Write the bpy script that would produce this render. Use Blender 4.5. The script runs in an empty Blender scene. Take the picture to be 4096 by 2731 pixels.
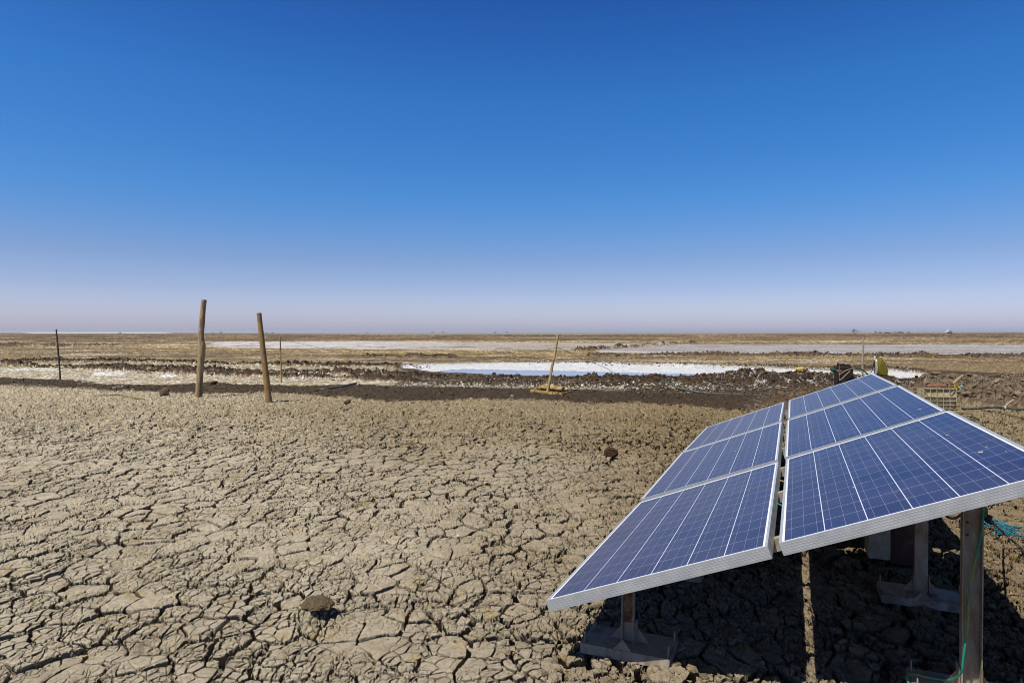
import bpy, bmesh, math, random
import numpy as np
from mathutils import Vector, Matrix

R = math.radians
random.seed(7)
C = bpy.context.scene.collection
S = bpy.context.scene

# ------------------------------------------------------------------ camera
F, PX, PY, PITCH, CAMZ = 2657.9, 2048.0, 1365.5, 0.0144, 1.48
cam_d = bpy.data.cameras.new('camera')
cam = bpy.data.objects.new('camera', cam_d)
C.objects.link(cam)
cam.location = (0, 0, CAMZ)
cam.rotation_euler = (math.pi / 2 - PITCH, 0.001, 0)
cam_d.sensor_width = 36
cam_d.lens = 36 * F / 4096
cam_d.clip_start = 0.05
cam_d.clip_end = 60000
S.camera = cam

# ------------------------------------------------------------------ light
SUN_TO = Vector((-0.38, -0.33, 1.0)).normalized()
sun_el = math.asin(SUN_TO.z)
sun_az = math.atan2(SUN_TO.x, SUN_TO.y)
SKY0, SKY1, SKY2, SKY3, SKY4, SKY5, SKY6 = (1.74, 1.66, 2.50), (1.30, 1.20, 1.68), (1.20, 1.09, 1.42), (.84, 1.18, 1.54), (.70, 1.16, 1.56), (.59, .87, 1.37), (.34, .31, .33)
w = bpy.data.worlds.new('World')
S.world = w
w.use_nodes = True
nt = w.node_tree
nt.nodes.clear()
sky = nt.nodes.new('ShaderNodeTexSky')
sky.sky_type = 'NISHITA'
sky.sun_disc = False
sky.sun_elevation = sun_el
sky.sun_rotation = sun_az
sky.altitude = 0
sky.air_density = 1.0
sky.dust_density = 1.0
sky.ozone_density = 4.0
hs = nt.nodes.new('ShaderNodeHueSaturation')
hs.inputs['Saturation'].default_value = 1.3
bg = nt.nodes.new('ShaderNodeBackground')
bg.inputs['Strength'].default_value = 0.0601
wo = nt.nodes.new('ShaderNodeOutputWorld')
# dusty desert air: the sky is tinted by elevation (applies to every ray alike)
geo = nt.nodes.new('ShaderNodeTexCoord')
sep = nt.nodes.new('ShaderNodeSeparateXYZ')
nt.links.new(geo.outputs['Generated'], sep.inputs[0])
tr = nt.nodes.new('ShaderNodeValToRGB')
nt.links.new(sep.outputs[2], tr.inputs[0])
el = tr.color_ramp.elements
TINT = [(.005, SKY0), (.062, SKY1), (.104, SKY2), (.195, SKY3), (.329, SKY4), (.444, SKY5), (.60, SKY6), (1.0, SKY6)]
while len(el) < len(TINT):
    el.new(.5)
for e_, (p_, c_) in zip(el, TINT):
    e_.position = p_
    e_.color = tuple(v / 3 for v in c_) + (1,)
tm = nt.nodes.new('ShaderNodeVectorMath')
tm.operation = 'MULTIPLY'
ts = nt.nodes.new('ShaderNodeVectorMath')
ts.operation = 'SCALE'
ts.inputs['Scale'].default_value = 3.0
nt.links.new(sky.outputs[0], hs.inputs['Color'])
nt.links.new(hs.outputs[0], tm.inputs[0])
nt.links.new(tr.outputs[0], tm.inputs[1])
nt.links.new(tm.outputs[0], ts.inputs[0])
nt.links.new(ts.outputs[0], bg.inputs['Color'])
nt.links.new(bg.outputs[0], wo.inputs['Surface'])

sd = bpy.data.lights.new('sun', 'SUN')
sd.energy = 5.0
sd.angle = R(0.5)
sd.color = (1.0, 0.96, 0.88)
sun = bpy.data.objects.new('sun', sd)
C.objects.link(sun)
sun.rotation_euler = SUN_TO.to_track_quat('Z', 'Y').to_euler()

S.view_settings.view_transform = 'Standard'
S.view_settings.look = 'None'
S.view_settings.exposure = 0.5
S.view_settings.gamma = 1.0
S.render.engine = 'CYCLES'
S.cycles.pixel_filter_type = 'BLACKMAN_HARRIS'
S.cycles.filter_width = 1.0

# ------------------------------------------------------------------ pixel -> world (for digitising the site plan)
CP, SP = math.cos(PITCH), math.sin(PITCH)


def ray(px, py):
    X = (px - PX) / F
    Y = -(py - PY) / F
    return Vector((X, CP + Y * SP, -SP + Y * CP))


def G(px, py, h=0.0):
    d = ray(px, py)
    t = (h - CAMZ) / d.z
    return Vector((d.x * t, d.y * t, h))


def at(px, py, depth):
    d = ray(px, py)
    t = depth / d.y
    return Vector((d.x * t, depth, CAMZ + d.z * t))


# ------------------------------------------------------------------ numpy noise
rs = np.random.RandomState(11)
TN = 512
T1 = rs.rand(TN, TN).astype(np.float32)
TJx = rs.rand(TN, TN).astype(np.float32)
TJy = rs.rand(TN, TN).astype(np.float32)
TJc = rs.rand(TN, TN).astype(np.float32)


def vnoise(x, y):
    ix = np.floor(x).astype(np.int64)
    iy = np.floor(y).astype(np.int64)
    fx = (x - ix).astype(np.float32)
    fy = (y - iy).astype(np.float32)
    fx = fx * fx * (3 - 2 * fx)
    fy = fy * fy * (3 - 2 * fy)
    a = T1[ix & 511, iy & 511]
    b = T1[(ix + 1) & 511, iy & 511]
    c = T1[ix & 511, (iy + 1) & 511]
    d = T1[(ix + 1) & 511, (iy + 1) & 511]
    return (a + (b - a) * fx + (c - a) * fy + (a - b - c + d) * fx * fy) * 2 - 1


def fbm(x, y, oct=4, gain=0.5):
    s = 0
    a = 1.0
    t = 0
    for k in range(oct):
        s = s + a * vnoise(x * 2.03 ** k + 17.3 * k, y * 2.03 ** k - 9.1 * k)
        t += a
        a *= gain
    return s / t


def voro(x, y, edge=True, jit=0.95):
    ix = np.floor(x).astype(np.int64)
    iy = np.floor(y).astype(np.int64)
    fx = (x - ix).astype(np.float32)
    fy = (y - iy).astype(np.float32)
    best = np.full(x.shape, 9.0, np.float32)
    mx = np.zeros_like(best)
    my = np.zeros_like(best)
    rid = np.zeros_like(best)
    o = (1 - jit) / 2
    for dx in (-1, 0, 1):
        for dy in (-1, 0, 1):
            a = (ix + dx) & 511
            b = (iy + dy) & 511
            rx = dx + o + jit * TJx[a, b] - fx
            ry = dy + o + jit * TJy[a, b] - fy
            d = rx * rx + ry * ry
            m = d < best
            best[m] = d[m]
            mx[m] = rx[m]
            my[m] = ry[m]
            rid[m] = TJc[a, b][m]
    if not edge:
        return np.sqrt(best), rid, mx, my
    e = np.full(x.shape, 9.0, np.float32)
    for dx in (-2, -1, 0, 1, 2):
        for dy in (-2, -1, 0, 1, 2):
            if abs(dx) + abs(dy) == 4:
                continue
            a = (ix + dx) & 511
            b = (iy + dy) & 511
            rx = dx + o + jit * TJx[a, b] - fx
            ry = dy + o + jit * TJy[a, b] - fy
            qx = rx - mx
            qy = ry - my
            L = np.sqrt(qx * qx + qy * qy)
            ok = L > 1e-4
            L = np.where(ok, L, 1)
            dd = (0.5 * (rx + mx) * qx + 0.5 * (ry + my) * qy) / L
            dd = np.where(ok, dd, 9)
            e = np.minimum(e, dd)
    return e, rid, mx, my


def sst(a, b, x):
    t = np.clip((x - a) / (b - a), 0, 1)
    return t * t * (3 - 2 * t)


# ------------------------------------------------------------------ site plan (boundaries of mud, salt and water)
def curve(pts):
    xs = [p[0] for p in pts]
    ys = [p[1] for p in pts]
    return lambda q: np.interp(q, xs, ys)


B0 = curve([(-2500, 1500), (0, 1540), (238, 1547), (417, 1560), (595, 1566), (833, 1574), (1071, 1569), (1220, 1577), (1457, 1601),
            (1576, 1608), (1725, 1608), (1873, 1598), (2111, 1604), (2349, 1613), (2527, 1615), (2697, 1620),
            (2782, 1630), (2867, 1639), (2995, 1645), (3120, 1640), (3400, 1612), (3700, 1618), (4096, 1632), (6000, 1660)])
B1 = curve([(-2500, 1480), (0, 1508), (238, 1522), (417, 1537), (655, 1543), (833, 1532), (1012, 1539), (1278, 1545), (1427, 1541), (1635, 1547),
            (1933, 1553), (2171, 1559), (2498, 1573), (2782, 1581), (2990, 1575), (3150, 1560), (3400, 1550), (6000, 1550)])
PTOP = curve([(1590, 1467), (1695, 1455), (1992, 1449), (2498, 1455), (2612, 1460), (2825, 1465), (3037, 1471), (3356, 1482), (3543, 1486), (3695, 1497), (3715, 1530)])
PBOT = curve([(1590, 1467), (1665, 1476), (1754, 1488), (1933, 1496), (2171, 1504), (2400, 1512), (2740, 1520), (3016, 1522), (3314, 1524), (3543, 1530), (3676, 1542), (3715, 1532)])
RIDGES = [  # curve, height m, sigma m, px range
    (curve([(-1500, 1444), (0, 1447), (300, 1447), (600, 1447), (1000, 1458), (1300, 1466), (1520, 1466), (1700, 1469)]), .15, .34, -2500, 1720),
    (curve([(-1500, 1440), (0, 1460), (240, 1470), (420, 1473), (600, 1479), (890, 1488), (1190, 1495), (1460, 1506), (1640, 1512), (1930, 1518), (2230, 1524), (2470, 1530)]), .17, .26, -2500, 2500),
    (curve([(357, 1478), (595, 1490), (893, 1505), (1190, 1512), (1516, 1526), (1814, 1539), (2400, 1548)]), .15, .26, 330, 2500),
    (curve([(2300, 1532), (2700, 1535), (2900, 1530), (3122, 1535), (3356, 1532), (3600, 1536), (3720, 1545)]), .22, .95, 2330, 3740),
    (curve([(1700, 1404), (2400, 1424), (3000, 1424), (4096, 1432), (5500, 1436)]), .16, 1.1, 2350, 7000),
    (curve([(2350, 1404), (2480, 1392), (2748, 1376), (2800, 1372)]), .28, 1.0, 2300, 2780),
    (curve([(-1500, 1374), (0, 1377), (274, 1382), (452, 1383), (500, 1384)]), .3, 1.0, -2500, 470),
    (curve([(1900, 1449), (3356, 1474), (3700, 1492)]), .10, .5, 2100, 3700),
    (curve([(1460, 1425), (1800, 1428)]), .15, .8, 1450, 1820),
]


def lin(r, g, b):
    f = lambda c: ((c / 255 + .055) / 1.055) ** 2.4 if c > 10 else c / 255 / 12.92
    return (f(r), f(g), f(b))


K = 0.43   # display colour -> albedo for this sun


def alb(r, g, b):
    return tuple(K * v for v in lin(r, g, b))


def plan(x, y):
    """flat-ground plan coordinates used to look the digitised boundaries up"""
    yy = np.maximum(y, 0.9)
    dc = yy * CP + CAMZ * SP
    up = yy * SP - CAMZ * CP
    return PX + F * x / dc, PY - F * up / dc


def terrain(x, y, colour=True):
    x = np.asarray(x, np.float64)
    y = np.asarray(y, np.float64)
    n0 = fbm(x * .55 + 3, y * .55, 3)
    n1 = fbm(x * 2.3, y * 2.3 + 40, 4, .6)
    n2 = fbm(x * 7.1 + 5, y * 7.1, 4, .65)
    far = np.clip(y / 16, .1, 6)
    yw = y + (n0 * .45 + n1 * .45 + n2 * .16) * far
    px, py = plan(x, yw)
    z = n0 * .018 * np.clip(y / 4, 0, 1) + 0.0
    dry = sst(-3, 3, py - B0(px))                      # 1 = the dry cracked field
    dry = np.where(y < 6, 1.0, dry)
    pan = sst(-1.2, 1.2, py - PTOP(px)) * sst(-1.2, 1.2, PBOT(px) - py) * sst(1590, 1640, px) * sst(3720, 3690, px)
    pan2 = sst(-.8, .8, py - np.interp(px, [820, 1400, 2400, 2700], [1366, 1363, 1372, 1374])) * sst(-.8, .8, np.interp(px, [820, 1240, 2350, 2700], [1388, 1394, 1401, 1380]) - py) * sst(800, 900, px) * sst(2700, 2650, px)
    pan3 = sst(-.8, .8, py - np.interp(px, [2350, 2750, 4096], [1404, 1377, 1380])) * sst(-.8, .8, np.interp(px, [2400, 2850, 3356, 4096], [1410, 1415, 1420, 1424]) - py) * sst(2380, 2420, px)
    flat = np.clip(pan + pan2 + pan3, 0, 1)
    # ridges of thrown-up mud
    rsum = np.zeros_like(z)
    px0, py0 = plan(x, y)
    lump = None
    near = (y > 9) & (y < 120)
    if near.any():
        e, rid, mx, my = voro(x[near] / .22 + n1[near] * .4, y[near] / .22, edge=False)
        e2, rid2, mx, my = voro(x[near] / .09, y[near] / .09 + n1[near], edge=False)
        lump = np.zeros_like(z)
        lump[near] = (1 - e) * .7 + (1 - e2) * .35 + n2[near] * .4
    else:
        lump = np.zeros_like(z)
    for cf, hgt, sg, a, b in RIDGES:
        pc = cf(px0)
        dc = F * CAMZ / np.maximum(pc - (PY - F * PITCH), 3)
        dd = (y + n1 * .28 * far ** .5 + n0 * .35 - dc) / sg
        m = np.exp(-dd * dd) * sst(a - 40, a + 20, px0) * sst(b + 40, b - 20, px0)
        m = m * (y > 8)
        m = m * (0.45 + .55 * np.clip(1 + n0 * 1.8 + n1 * .6, 0, 2))
        z = z + m * hgt * (.45 + .85 * lump)
        rsum = np.maximum(rsum, m)
    # rough ploughed clods right of the crate
    fld = sst(3640, 3760, px0 + n1 * 40) * sst(1502, 1525, py0 + n1 * 8) * sst(1634, 1606, py0 + n1 * 8)
    z = z + fld * .16 * lump
    rsum = np.maximum(rsum, fld * .8)
    wetstrip = (1 - dry) * sst(-3, 3, py - B1(px))
    z = z + (1 - dry) * (1 - flat) * (lump * .03) * (y < 90) + wetstrip * (lump - .5) * .06
    z = z - pan * .04
    # ---------------- cracked mud of the foreground
    msk = (dry > .01) & (y < 22) & (y > -3)
    UX = np.zeros_like(z)
    UY = np.zeros_like(z)
    plate = np.zeros_like(z)
    if msk.any():
        X = x[msk]
        Y = y[msk]
        wx = fbm(X * 5.3, Y * 5.3 + 9, 3, .6)
        wy = fbm(X * 5.3 + 50, Y * 5.3, 3, .6)
        q = sst(-1.4, 1.9, X - .10 * Y + fbm(X * .8, Y * .8, 2) * 1.1)      # 0 smooth plates, 1 crumbly
        e1, r1, m1x, m1y = voro(X / .185 + wx * .24, Y / .20 + wy * .24)
        e1 = e1 * .193
        wv = np.clip(.55 + 1.5 * fbm(X * 2.3 + 7, Y * 2.3, 3), .08, 1.7)
        w1 = (.0040 + .0100 * wv * (1 + .25 * q)) * (1 + .9 * sst(5, 12, Y))
        g1 = 1 - sst(.50, 1.0, e1 / w1)
        e2, r2, m2x, m2y = voro(X / .072 + wx * .30 + 31, Y / .078 + wy * .30)
        e2 = e2 * .075
        wv2 = np.clip(.62 + 1.7 * fbm(X * 4.1, Y * 4.1 + 77, 2), 0, 1.5)
        w2 = .0016 + (.0030 + .0012 * q) * wv2 + .0040 * sst(4.5, 10, Y)
        g2 = (1 - sst(.45, 1.0, e2 / w2)) * np.clip(wv2 * 2, 0, 1)
        nearm = Y < 7.5
        g3 = np.zeros(X.shape)
        r3 = np.zeros(X.shape) + .5
        if nearm.any():
            e3, r3n, _a, _b = voro(X[nearm] / .036 + wx[nearm] * .6 + 77, Y[nearm] / .040 + wy[nearm] * .6)
            e3 = e3 * .038
            wv3 = np.clip(.48 + 1.7 * fbm(X[nearm] * 6, Y[nearm] * 6 + 7, 2), 0, 1.5)
            g3[nearm] = (1 - sst(.35, 1.0, e3 / (.0020 + .0016 * wv3))) * np.clip(wv3 * 2, 0, 1) * sst(7.5, 6, Y[nearm])
            r3[nearm] = r3n
        fine = fbm(X * 22, Y * 22, 4, .62)
        finer = fbm(X * 75, Y * 75 + 5, 2, .6)
        lumpy = fbm(X * 11 + 3, Y * 11, 4, .68)
        h = (r1 - .5) * (.016 + .012 * q) + (m1x * (r1 - .5) - m1y * (r1 - .5)) * .012
        h = h - .010 * np.exp(-e1 / .014) - g1 * (.058 + .01 * q)
        h = h + (r2 - .5) * (.004 + .016 * q)
        h = h - .003 * np.exp(-e2 / .005) * (1 + q) - g2 * (.024 + .004 * q)
        h = h + (r3 - .5) * (.001 + .006 * q) - g3 * (.014 + .004 * q)
        fz = sst(6, 12, Y)
        h = h + fine * (.002 + .006 * q + .012 * fz) + finer * (.0010 + .003 * q) + lumpy * (.003 + .016 * q + .008 * fz)
        pit = sst(.42, .60, fbm(X * 3.3 + 200, Y * 3.3, 3)) * (.25 + .75 * q)
        h = h - pit * .045
        # plates overhang their cracks: the sides of every crack are undercut
        l1 = np.sqrt(m1x ** 2 + m1y ** 2) + 1e-4
        l2 = np.sqrt(m2x ** 2 + m2y ** 2) + 1e-4
        u1 = g1 * (w1 * 1.0 + .030)
        u2 = g2 * (w2 * 1.0 + .0125) * (1 - g1)
        sc_ = dry[msk] * sst(15, 9, Y)
        ux = (m1x / l1 * u1 + m2x / l2 * u2) * sc_
        uy = (m1y / l1 * u1 + m2y / l2 * u2) * sc_
        # low mounds
        for (mpx, mpy, rr, hh) in ((1255, 2475, .13, .075), (1800, 2380, .16, -.05), (640, 2560, .10, -.06), (2430, 1845, .25, .05), (1700, 1612, .35, .06)):
            g = G(mpx, mpy)
            h = h + hh * np.exp(-((X - g.x) ** 2 + (Y - g.y) ** 2) / rr ** 2) * (1 + .5 * fine)
        z[msk] += h * dry[msk]
        UX[msk] = ux
        UY[msk] = uy
        plate[msk] = (r1 - .5) * .6 + (r2 - .5) * .8
        qf = np.zeros_like(z)
        qf[msk] = q
    else:
        qf = np.zeros_like(z)
    z = z + sst(150, 900, y) * 0.0
    if not colour:
        return z
    # ---------------- colour (what each soil IS, plus painted far haze; shade comes from the light)
    n = len(z)
    col = np.zeros((n, 4), np.float32)
    col[:, 3] = 0

    def setc(c):
        col[:, :3] = np.array(c, np.float32)

    def mix(m, c, wet=None):
        m = np.clip(m, 0, 1).astype(np.float32)[:, None]
        col[:, :3] = col[:, :3] * (1 - m) + np.array(c, np.float32) * m
        if wet is not None:
            col[:, 3:4] = col[:, 3:4] * (1 - m) + wet * m

    n3 = fbm(x * .18 + 60, y * .12, 4, .6)
    n4 = fbm(x * .5, y * .16 + 30, 4, .7)
    streak = fbm(x * .35 + 11, y * 1.3, 4, .7)
    speck = fbm(x * 11.0, y * 9.0, 3, .75)
    hi = fbm(x * 3.1 + 90, y * 2.2, 4, .75)
    setc(alb(146, 125, 90))                                                      # open tan flats
    mix(sst(.0, .5, streak) * .5, alb(180, 152, 104))
    mix(sst(.05, .6, hi) * .5, alb(126, 98, 62))
    mix(sst(1400, 1340, py) * .35, alb(150, 118, 62))
    L = lambda a, b, c: np.clip(1 - np.abs(py - a - (b - a) * px / 4096) / c, 0, 1)
    mix(sst(-.2, .4, hi + .6 * speck) * sst(1470, 1440, py) * .75, alb(96, 72, 42))
    mix(sst(-.15, .35, vnoise(x * .02, yw * .045 * 24 / np.maximum(y / 20, 1)) ) * sst(1402, 1396, py) * .55, alb(98, 72, 42))
    for a, b, c, cc, k in ((1341, 1345, 2.2, (92, 68, 40), .85), (1352, 1353, 1.5, (112, 84, 48), .7), (1346, 1349, 1.5, (170, 140, 92), .5),
                           (1360, 1361, 1.4, (128, 100, 56), .6), (1336, 1336, 1.6, (120, 96, 66), .7), (1440, 1442, 3.0, (120, 94, 58), .5),
                           (1398, 1442, 3.5, (172, 146, 100), .6), (1410, 1434, 2.5, (140, 112, 66), .6), (1428, 1446, 2.4, (122, 96, 58), .5)):
        mix(L(a, b, c) * k * (.55 + .9 * np.clip(.5 + streak, 0, 1)), alb(*cc))
    # thin layers of old furrows, straw coloured dust and salt
    sA = fbm(px * .0035 + 3, py * .42, 4, .7)
    sB = fbm(px * .006 + 40, py * .75 + 9, 4, .75)
    sC = fbm(px * .003 + 90, py * .33 + 50, 4, .7)
    pl = sst(1336, 1340, py) * sst(1462, 1448, py)
    mix(pl * sst(.04, .22, sA) * .9, alb(76, 58, 38))
    mix(pl * sst(.10, .32, sB) * .75, alb(180, 157, 114))
    mix(pl * sst(.16, .34, sC) * .8 * sst(1352, 1362, py), alb(214, 200, 172))
    mix(pl * sst(.1, .4, -sB) * .5, alb(108, 82, 48))
    # yellow and white efflorescence
    mix(sst(3, 0, np.abs(py - np.interp(px, [1200, 4096], [1362, 1374]))) * sst(1500, 1650, px) * sst(-.3, .3, hi) * .9, alb(222, 190, 112))
    mix(sst(16, 4, np.abs(py - np.interp(px, [480, 800, 1400, 2000, 2400], [1384, 1391, 1405, 1412, 1418]))) * sst(430, 560, px) * sst(2500, 2250, px) * sst(-.05, .35, hi + .4 * speck) * .8, alb(226, 196, 128))
    mix(sst(5, 1, np.abs(py - 1416 - (px - 2400) * .004)) * sst(2350, 2420, px) * sst(3500, 3300, px) * sst(-.1, .3, hi) * .8, alb(226, 196, 120))
    mix(sst(9, 2, np.abs(py - 1420)) * sst(3240, 3270, px) * sst(3400, 3370, px) * sst(-.3, .1, speck), alb(235, 215, 160))
    # left: salt stained flats
    mix(sst(1411, 1450, py) * sst(1700, 900, px) * .4, alb(178, 160, 120))
    salt = sst(1470, 1492, py + n1 * 6) * (1 - wetstrip) * (1 - dry) * sst(2500, 1500, px)
    mix(salt * .92, alb(190, 173, 143))
    mix(salt * sst(.0, .45, hi + .5 * speck) * sst(1400, 500, px) * .85, alb(222, 212, 196))
    mix(salt * sst(.05, .35, -hi + .5 * speck) * .7, alb(146, 118, 82))
    for (sx, sy, sw, sh) in ((440, 1495, 75, 8), (685, 1503, 42, 5), (100, 1478, 160, 7)):
        mix(sst(1.15, .6, np.sqrt(((px - sx) / sw) ** 2 + ((py - sy) / sh) ** 2) + .3 * n1), alb(245, 245, 248) if sx != 100 else alb(225, 218, 205))
    # crumbled salt along and between the mud ridges
    zone = sst(1442, 1456, py) * (1 - wetstrip) * (1 - dry) * sst(2700, 2350, px)
    mix(zone * sst(.06, .26, speck + .4 * hi) * sst(-600, 300, px) * .9, alb(235, 230, 215))
    # dark mud by the pan
    mud = sst(1572, 1596, px + n1 * 60) * sst(6, -2, PTOP(px) - py) * (1 - dry)
    mud = np.maximum(mud, sst(700, 1100, px + n1 * 90) * sst(1500, 1516, py + n1 * 6) * (1 - dry) * .0)
    mix(mud * (1 - pan) * sst(1461, 1470, py) * .9, alb(78, 58, 42), .25)
    mix(mud * (1 - pan) * sst(.1, .28, speck + .55 * hi) * sst(1528, 1545, py + n1 * 6) * sst(1576, 1558, py + n1 * 6 - np.interp(px, [1600, 2700], [-22, 0])) * sst(3000, 2750, px), alb(232, 226, 208))
    mix(mud * (1 - pan) * sst(.12, .26, hi + .5 * speck) * sst(2650, 2850, px) * .9, alb(186, 180, 178))
    mix(wetstrip * .97 * sst(3150, 2950, px), alb(69, 54, 37), .3)
    mix(wetstrip * sst(2950, 3150, px) * .8, alb(108, 86, 64), .1)
    mix(wetstrip * sst(.2, .6, hi) * .5, alb(98, 72, 46))
    # ridges themselves
    mix(sst(.25, .6, rsum) * (1 - fld) * sst(1390, 1400, py0), alb(72, 54, 37), .2)
    mix(sst(.25, .6, rsum) * sst(1392, 1400, py0) * sst(1445, 1436, py0) * .7, alb(104, 88, 70), .1)
    mix(sst(.25, .6, rsum) * sst(1400, 1390, py0) * .9, alb(70, 52, 34), .1)
    mix(sst(.25, .6, rsum) * sst(.16, .28, hi + .6 * speck) * sst(2700, 2900, px0) * sst(1480, 1490, py0) * .85, alb(190, 186, 186))
    # track and rough field on the right
    mix(sst(3450, 3560, px) * sst(-3, 2, py - np.interp(px, [3500, 4096], [1474, 1500])) * sst(5, -4, py - np.interp(px, [3500, 3700, 4096], [1478, 1496, 1530])), alb(84, 62, 46), .1)
    mix(fld * .9, alb(128, 112, 92))
    mix(fld * sst(.05, .4, hi + .3 * speck) * .7, alb(88, 70, 54))
    # pans
    pan2 = pan2 * sst(-.42, -.12, sB + .35 * hi + .25 * sst(1400, 900, px) * 0 + .3 * sst(1386, 1372, py))
    mix(pan2, alb(196, 186, 174))
    mix(pan2 * sst(2100, 1200, px + n4 * 500), alb(228, 224, 222))
    mix(pan2 * sst(-.1, .5, streak) * .5, alb(166, 150, 138))
    mix(pan3 * sst(-.5, -.2, sA + .4 * hi), alb(174, 166, 164), .2)
    mix(pan3 * sst(-.2, .3, sB) * .7, alb(204, 202, 208))
    mix(pan3 * sst(.1, .5, streak) * .4, alb(150, 132, 112))
    mix(pan3 * sst(-9, -1, py - np.interp(px, [2400, 2850, 3356, 4096], [1410, 1415, 1420, 1424])) * .85, alb(225, 226, 234))
    mix(pan, alb(240, 241, 246))
    mix(pan * sst(.1, .5, streak * .8 + .4 * hi) * .45, alb(196, 190, 186))
    mix(pan * sst(4, .5, py - PTOP(px)) * sst(0, .3, speck) * .7, alb(226, 205, 140))
    # dry cracked field
    q = qf
    base = np.array(alb(219, 205, 180), np.float32) * (1 - q[:, None]) + np.array(alb(157, 137, 110), np.float32) * q[:, None]
    base = base * (1 + plate * .16)[:, None]
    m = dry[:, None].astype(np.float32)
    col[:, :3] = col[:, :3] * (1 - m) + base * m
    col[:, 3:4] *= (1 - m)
    mix(dry * sst(0, .5, hi) * .30, alb(152, 134, 96))
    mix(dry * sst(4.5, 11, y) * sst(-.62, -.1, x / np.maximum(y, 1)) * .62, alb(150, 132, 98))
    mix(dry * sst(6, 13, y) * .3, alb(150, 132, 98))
    mix(dry * sst(.0, .5, n3) * .25, alb(146, 126, 94))
    mix(dry * sst(.38, .6, fbm(x * 9 + 5, y * 9, 3)) * .4, alb(190, 160, 90))
    mix(dry * sst(3640, 3900, px) * sst(2300, 1900, py) * .4, alb(176, 158, 126))
    # broken, crumbly tone of the dug soil
    pz = py0 - z * F / np.maximum(y, 2)
    g1_ = vnoise(px0 * .16, pz * .55) + .7 * vnoise(px0 * .37 + 9, pz * .95 + 4)
    amp = np.where(dry > .5, .30 * sst(5, 11, y), .36) * (1 - .75 * flat)
    amp = amp + .30 * sst(.2, .6, rsum) * (1 - flat)
    col[:, :3] *= np.exp(np.clip(g1_ * amp * 1.5, -1.3, .8))[:, None].astype(np.float32)
    # distant haze painted as pale ground under the sky; then a white pan
    lim = np.interp(px0, [-2000, 0, 700, 1100, 1500, 3000, 4096], [1329.5, 1329.5, 1330, 1334, 1336.5, 1336, 1332])
    mix(sst(.8, -.8, py0 - lim), alb(158, 158, 164))
    mix(sst(80, 130, px0) * sst(700, 650, px0) * sst(1331.5, 1330.5, py0), alb(238, 240, 248))
    col[:, :3] = np.clip(col[:, :3], .008, .85)
    return z, col, UX, UY


# ------------------------------------------------------------------ material helpers
def new_mat(name):
    m = bpy.data.materials.new(name)
    m.use_nodes = True
    t = m.node_tree
    return m, t, t.nodes['Principled BSDF']


def mathn(t, op, a, b=None, c=None, clamp=False):
    n = t.nodes.new('ShaderNodeMath')
    n.operation = op
    n.use_clamp = clamp
    for i, v in enumerate((a, b, c)):
        if v is None:
            continue
        if isinstance(v, (int, float)):
            n.inputs[i].default_value = v
        else:
            t.links.new(v, n.inputs[i])
    return n.outputs[0]


def mixc(t, f, a, b, typ='MIX'):
    n = t.nodes.new('ShaderNodeMix')
    n.data_type = 'RGBA'
    n.blend_type = typ
    for s, v in ((n.inputs[0], f), (n.inputs[6], a), (n.inputs[7], b)):
        if isinstance(v, (int, float)):
            s.default_value = v
        elif isinstance(v, tuple):
            s.default_value = (*v[:3], 1)
        else:
            t.links.new(v, s)
    return n.outputs[2]


def ramp(t, f, stops):
    n = t.nodes.new('ShaderNodeValToRGB')
    t.links.new(f, n.inputs[0])
    el = n.color_ramp.elements
    while len(el) < len(stops):
        el.new(.5)
    for e, (p, c) in zip(el, stops):
        e.position = p
        e.color = (c, c, c, 1) if isinstance(c, (int, float)) else (*c, 1)
    return n.outputs[0]


def noise(t, scale, detail=4, rough=.6, vec=None, dist=0):
    n = t.nodes.new('ShaderNodeTexNoise')
    n.inputs['Scale'].default_value = scale
    n.inputs['Detail'].default_value = detail
    n.inputs['Roughness'].default_value = rough
    n.inputs['Distortion'].default_value = dist
    if vec is not None:
        t.links.new(vec, n.inputs['Vector'])
    return n.outputs[0]


def bump(t, h, strength, dist, base=None):
    n = t.nodes.new('ShaderNodeBump')
    n.inputs['Strength'].default_value = strength
    n.inputs['Distance'].default_value = dist
    t.links.new(h, n.inputs['Height'])
    if base is not None:
        t.links.new(base, n.inputs['Normal'])
    return n.outputs[0]


def objco(t):
    return t.nodes.new('ShaderNodeTexCoord').outputs['Object']


def simple(name, c1, c2, scale=20, rough=.8, metal=0, bmp=.3, bd=.004, stretch=None, stain=None, spec=.5):
    c1 = tuple(.74 * q for q in c1)
    c2 = tuple(.74 * q for q in c2)
    stain = tuple(.74 * q for q in stain) if stain else None
    m, t, b = new_mat(name)
    v = objco(t)
    if stretch:
        mp = t.nodes.new('ShaderNodeMapping')
        mp.inputs['Scale'].default_value = stretch
        t.links.new(v, mp.inputs[0])
        v = mp.outputs[0]
    n = noise(t, scale, 6, .65, v)
    c = mixc(t, ramp(t, n, [(.32, 0), (.68, 1)]), c1, c2)
    if stain:
        n2 = noise(t, scale * .35, 5, .7, v)
        c = mixc(t, ramp(t, n2, [(.5, 0), (.62, 1)]), c, stain)
    t.links.new(c, b.inputs['Base Color'])
    b.inputs['Roughness'].default_value = rough
    b.inputs['Metallic'].default_value = metal
    b.inputs['Specular IOR Level'].default_value = spec
    if bmp:
        t.links.new(bump(t, n, bmp, bd), b.inputs['Normal'])
    return m


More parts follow.
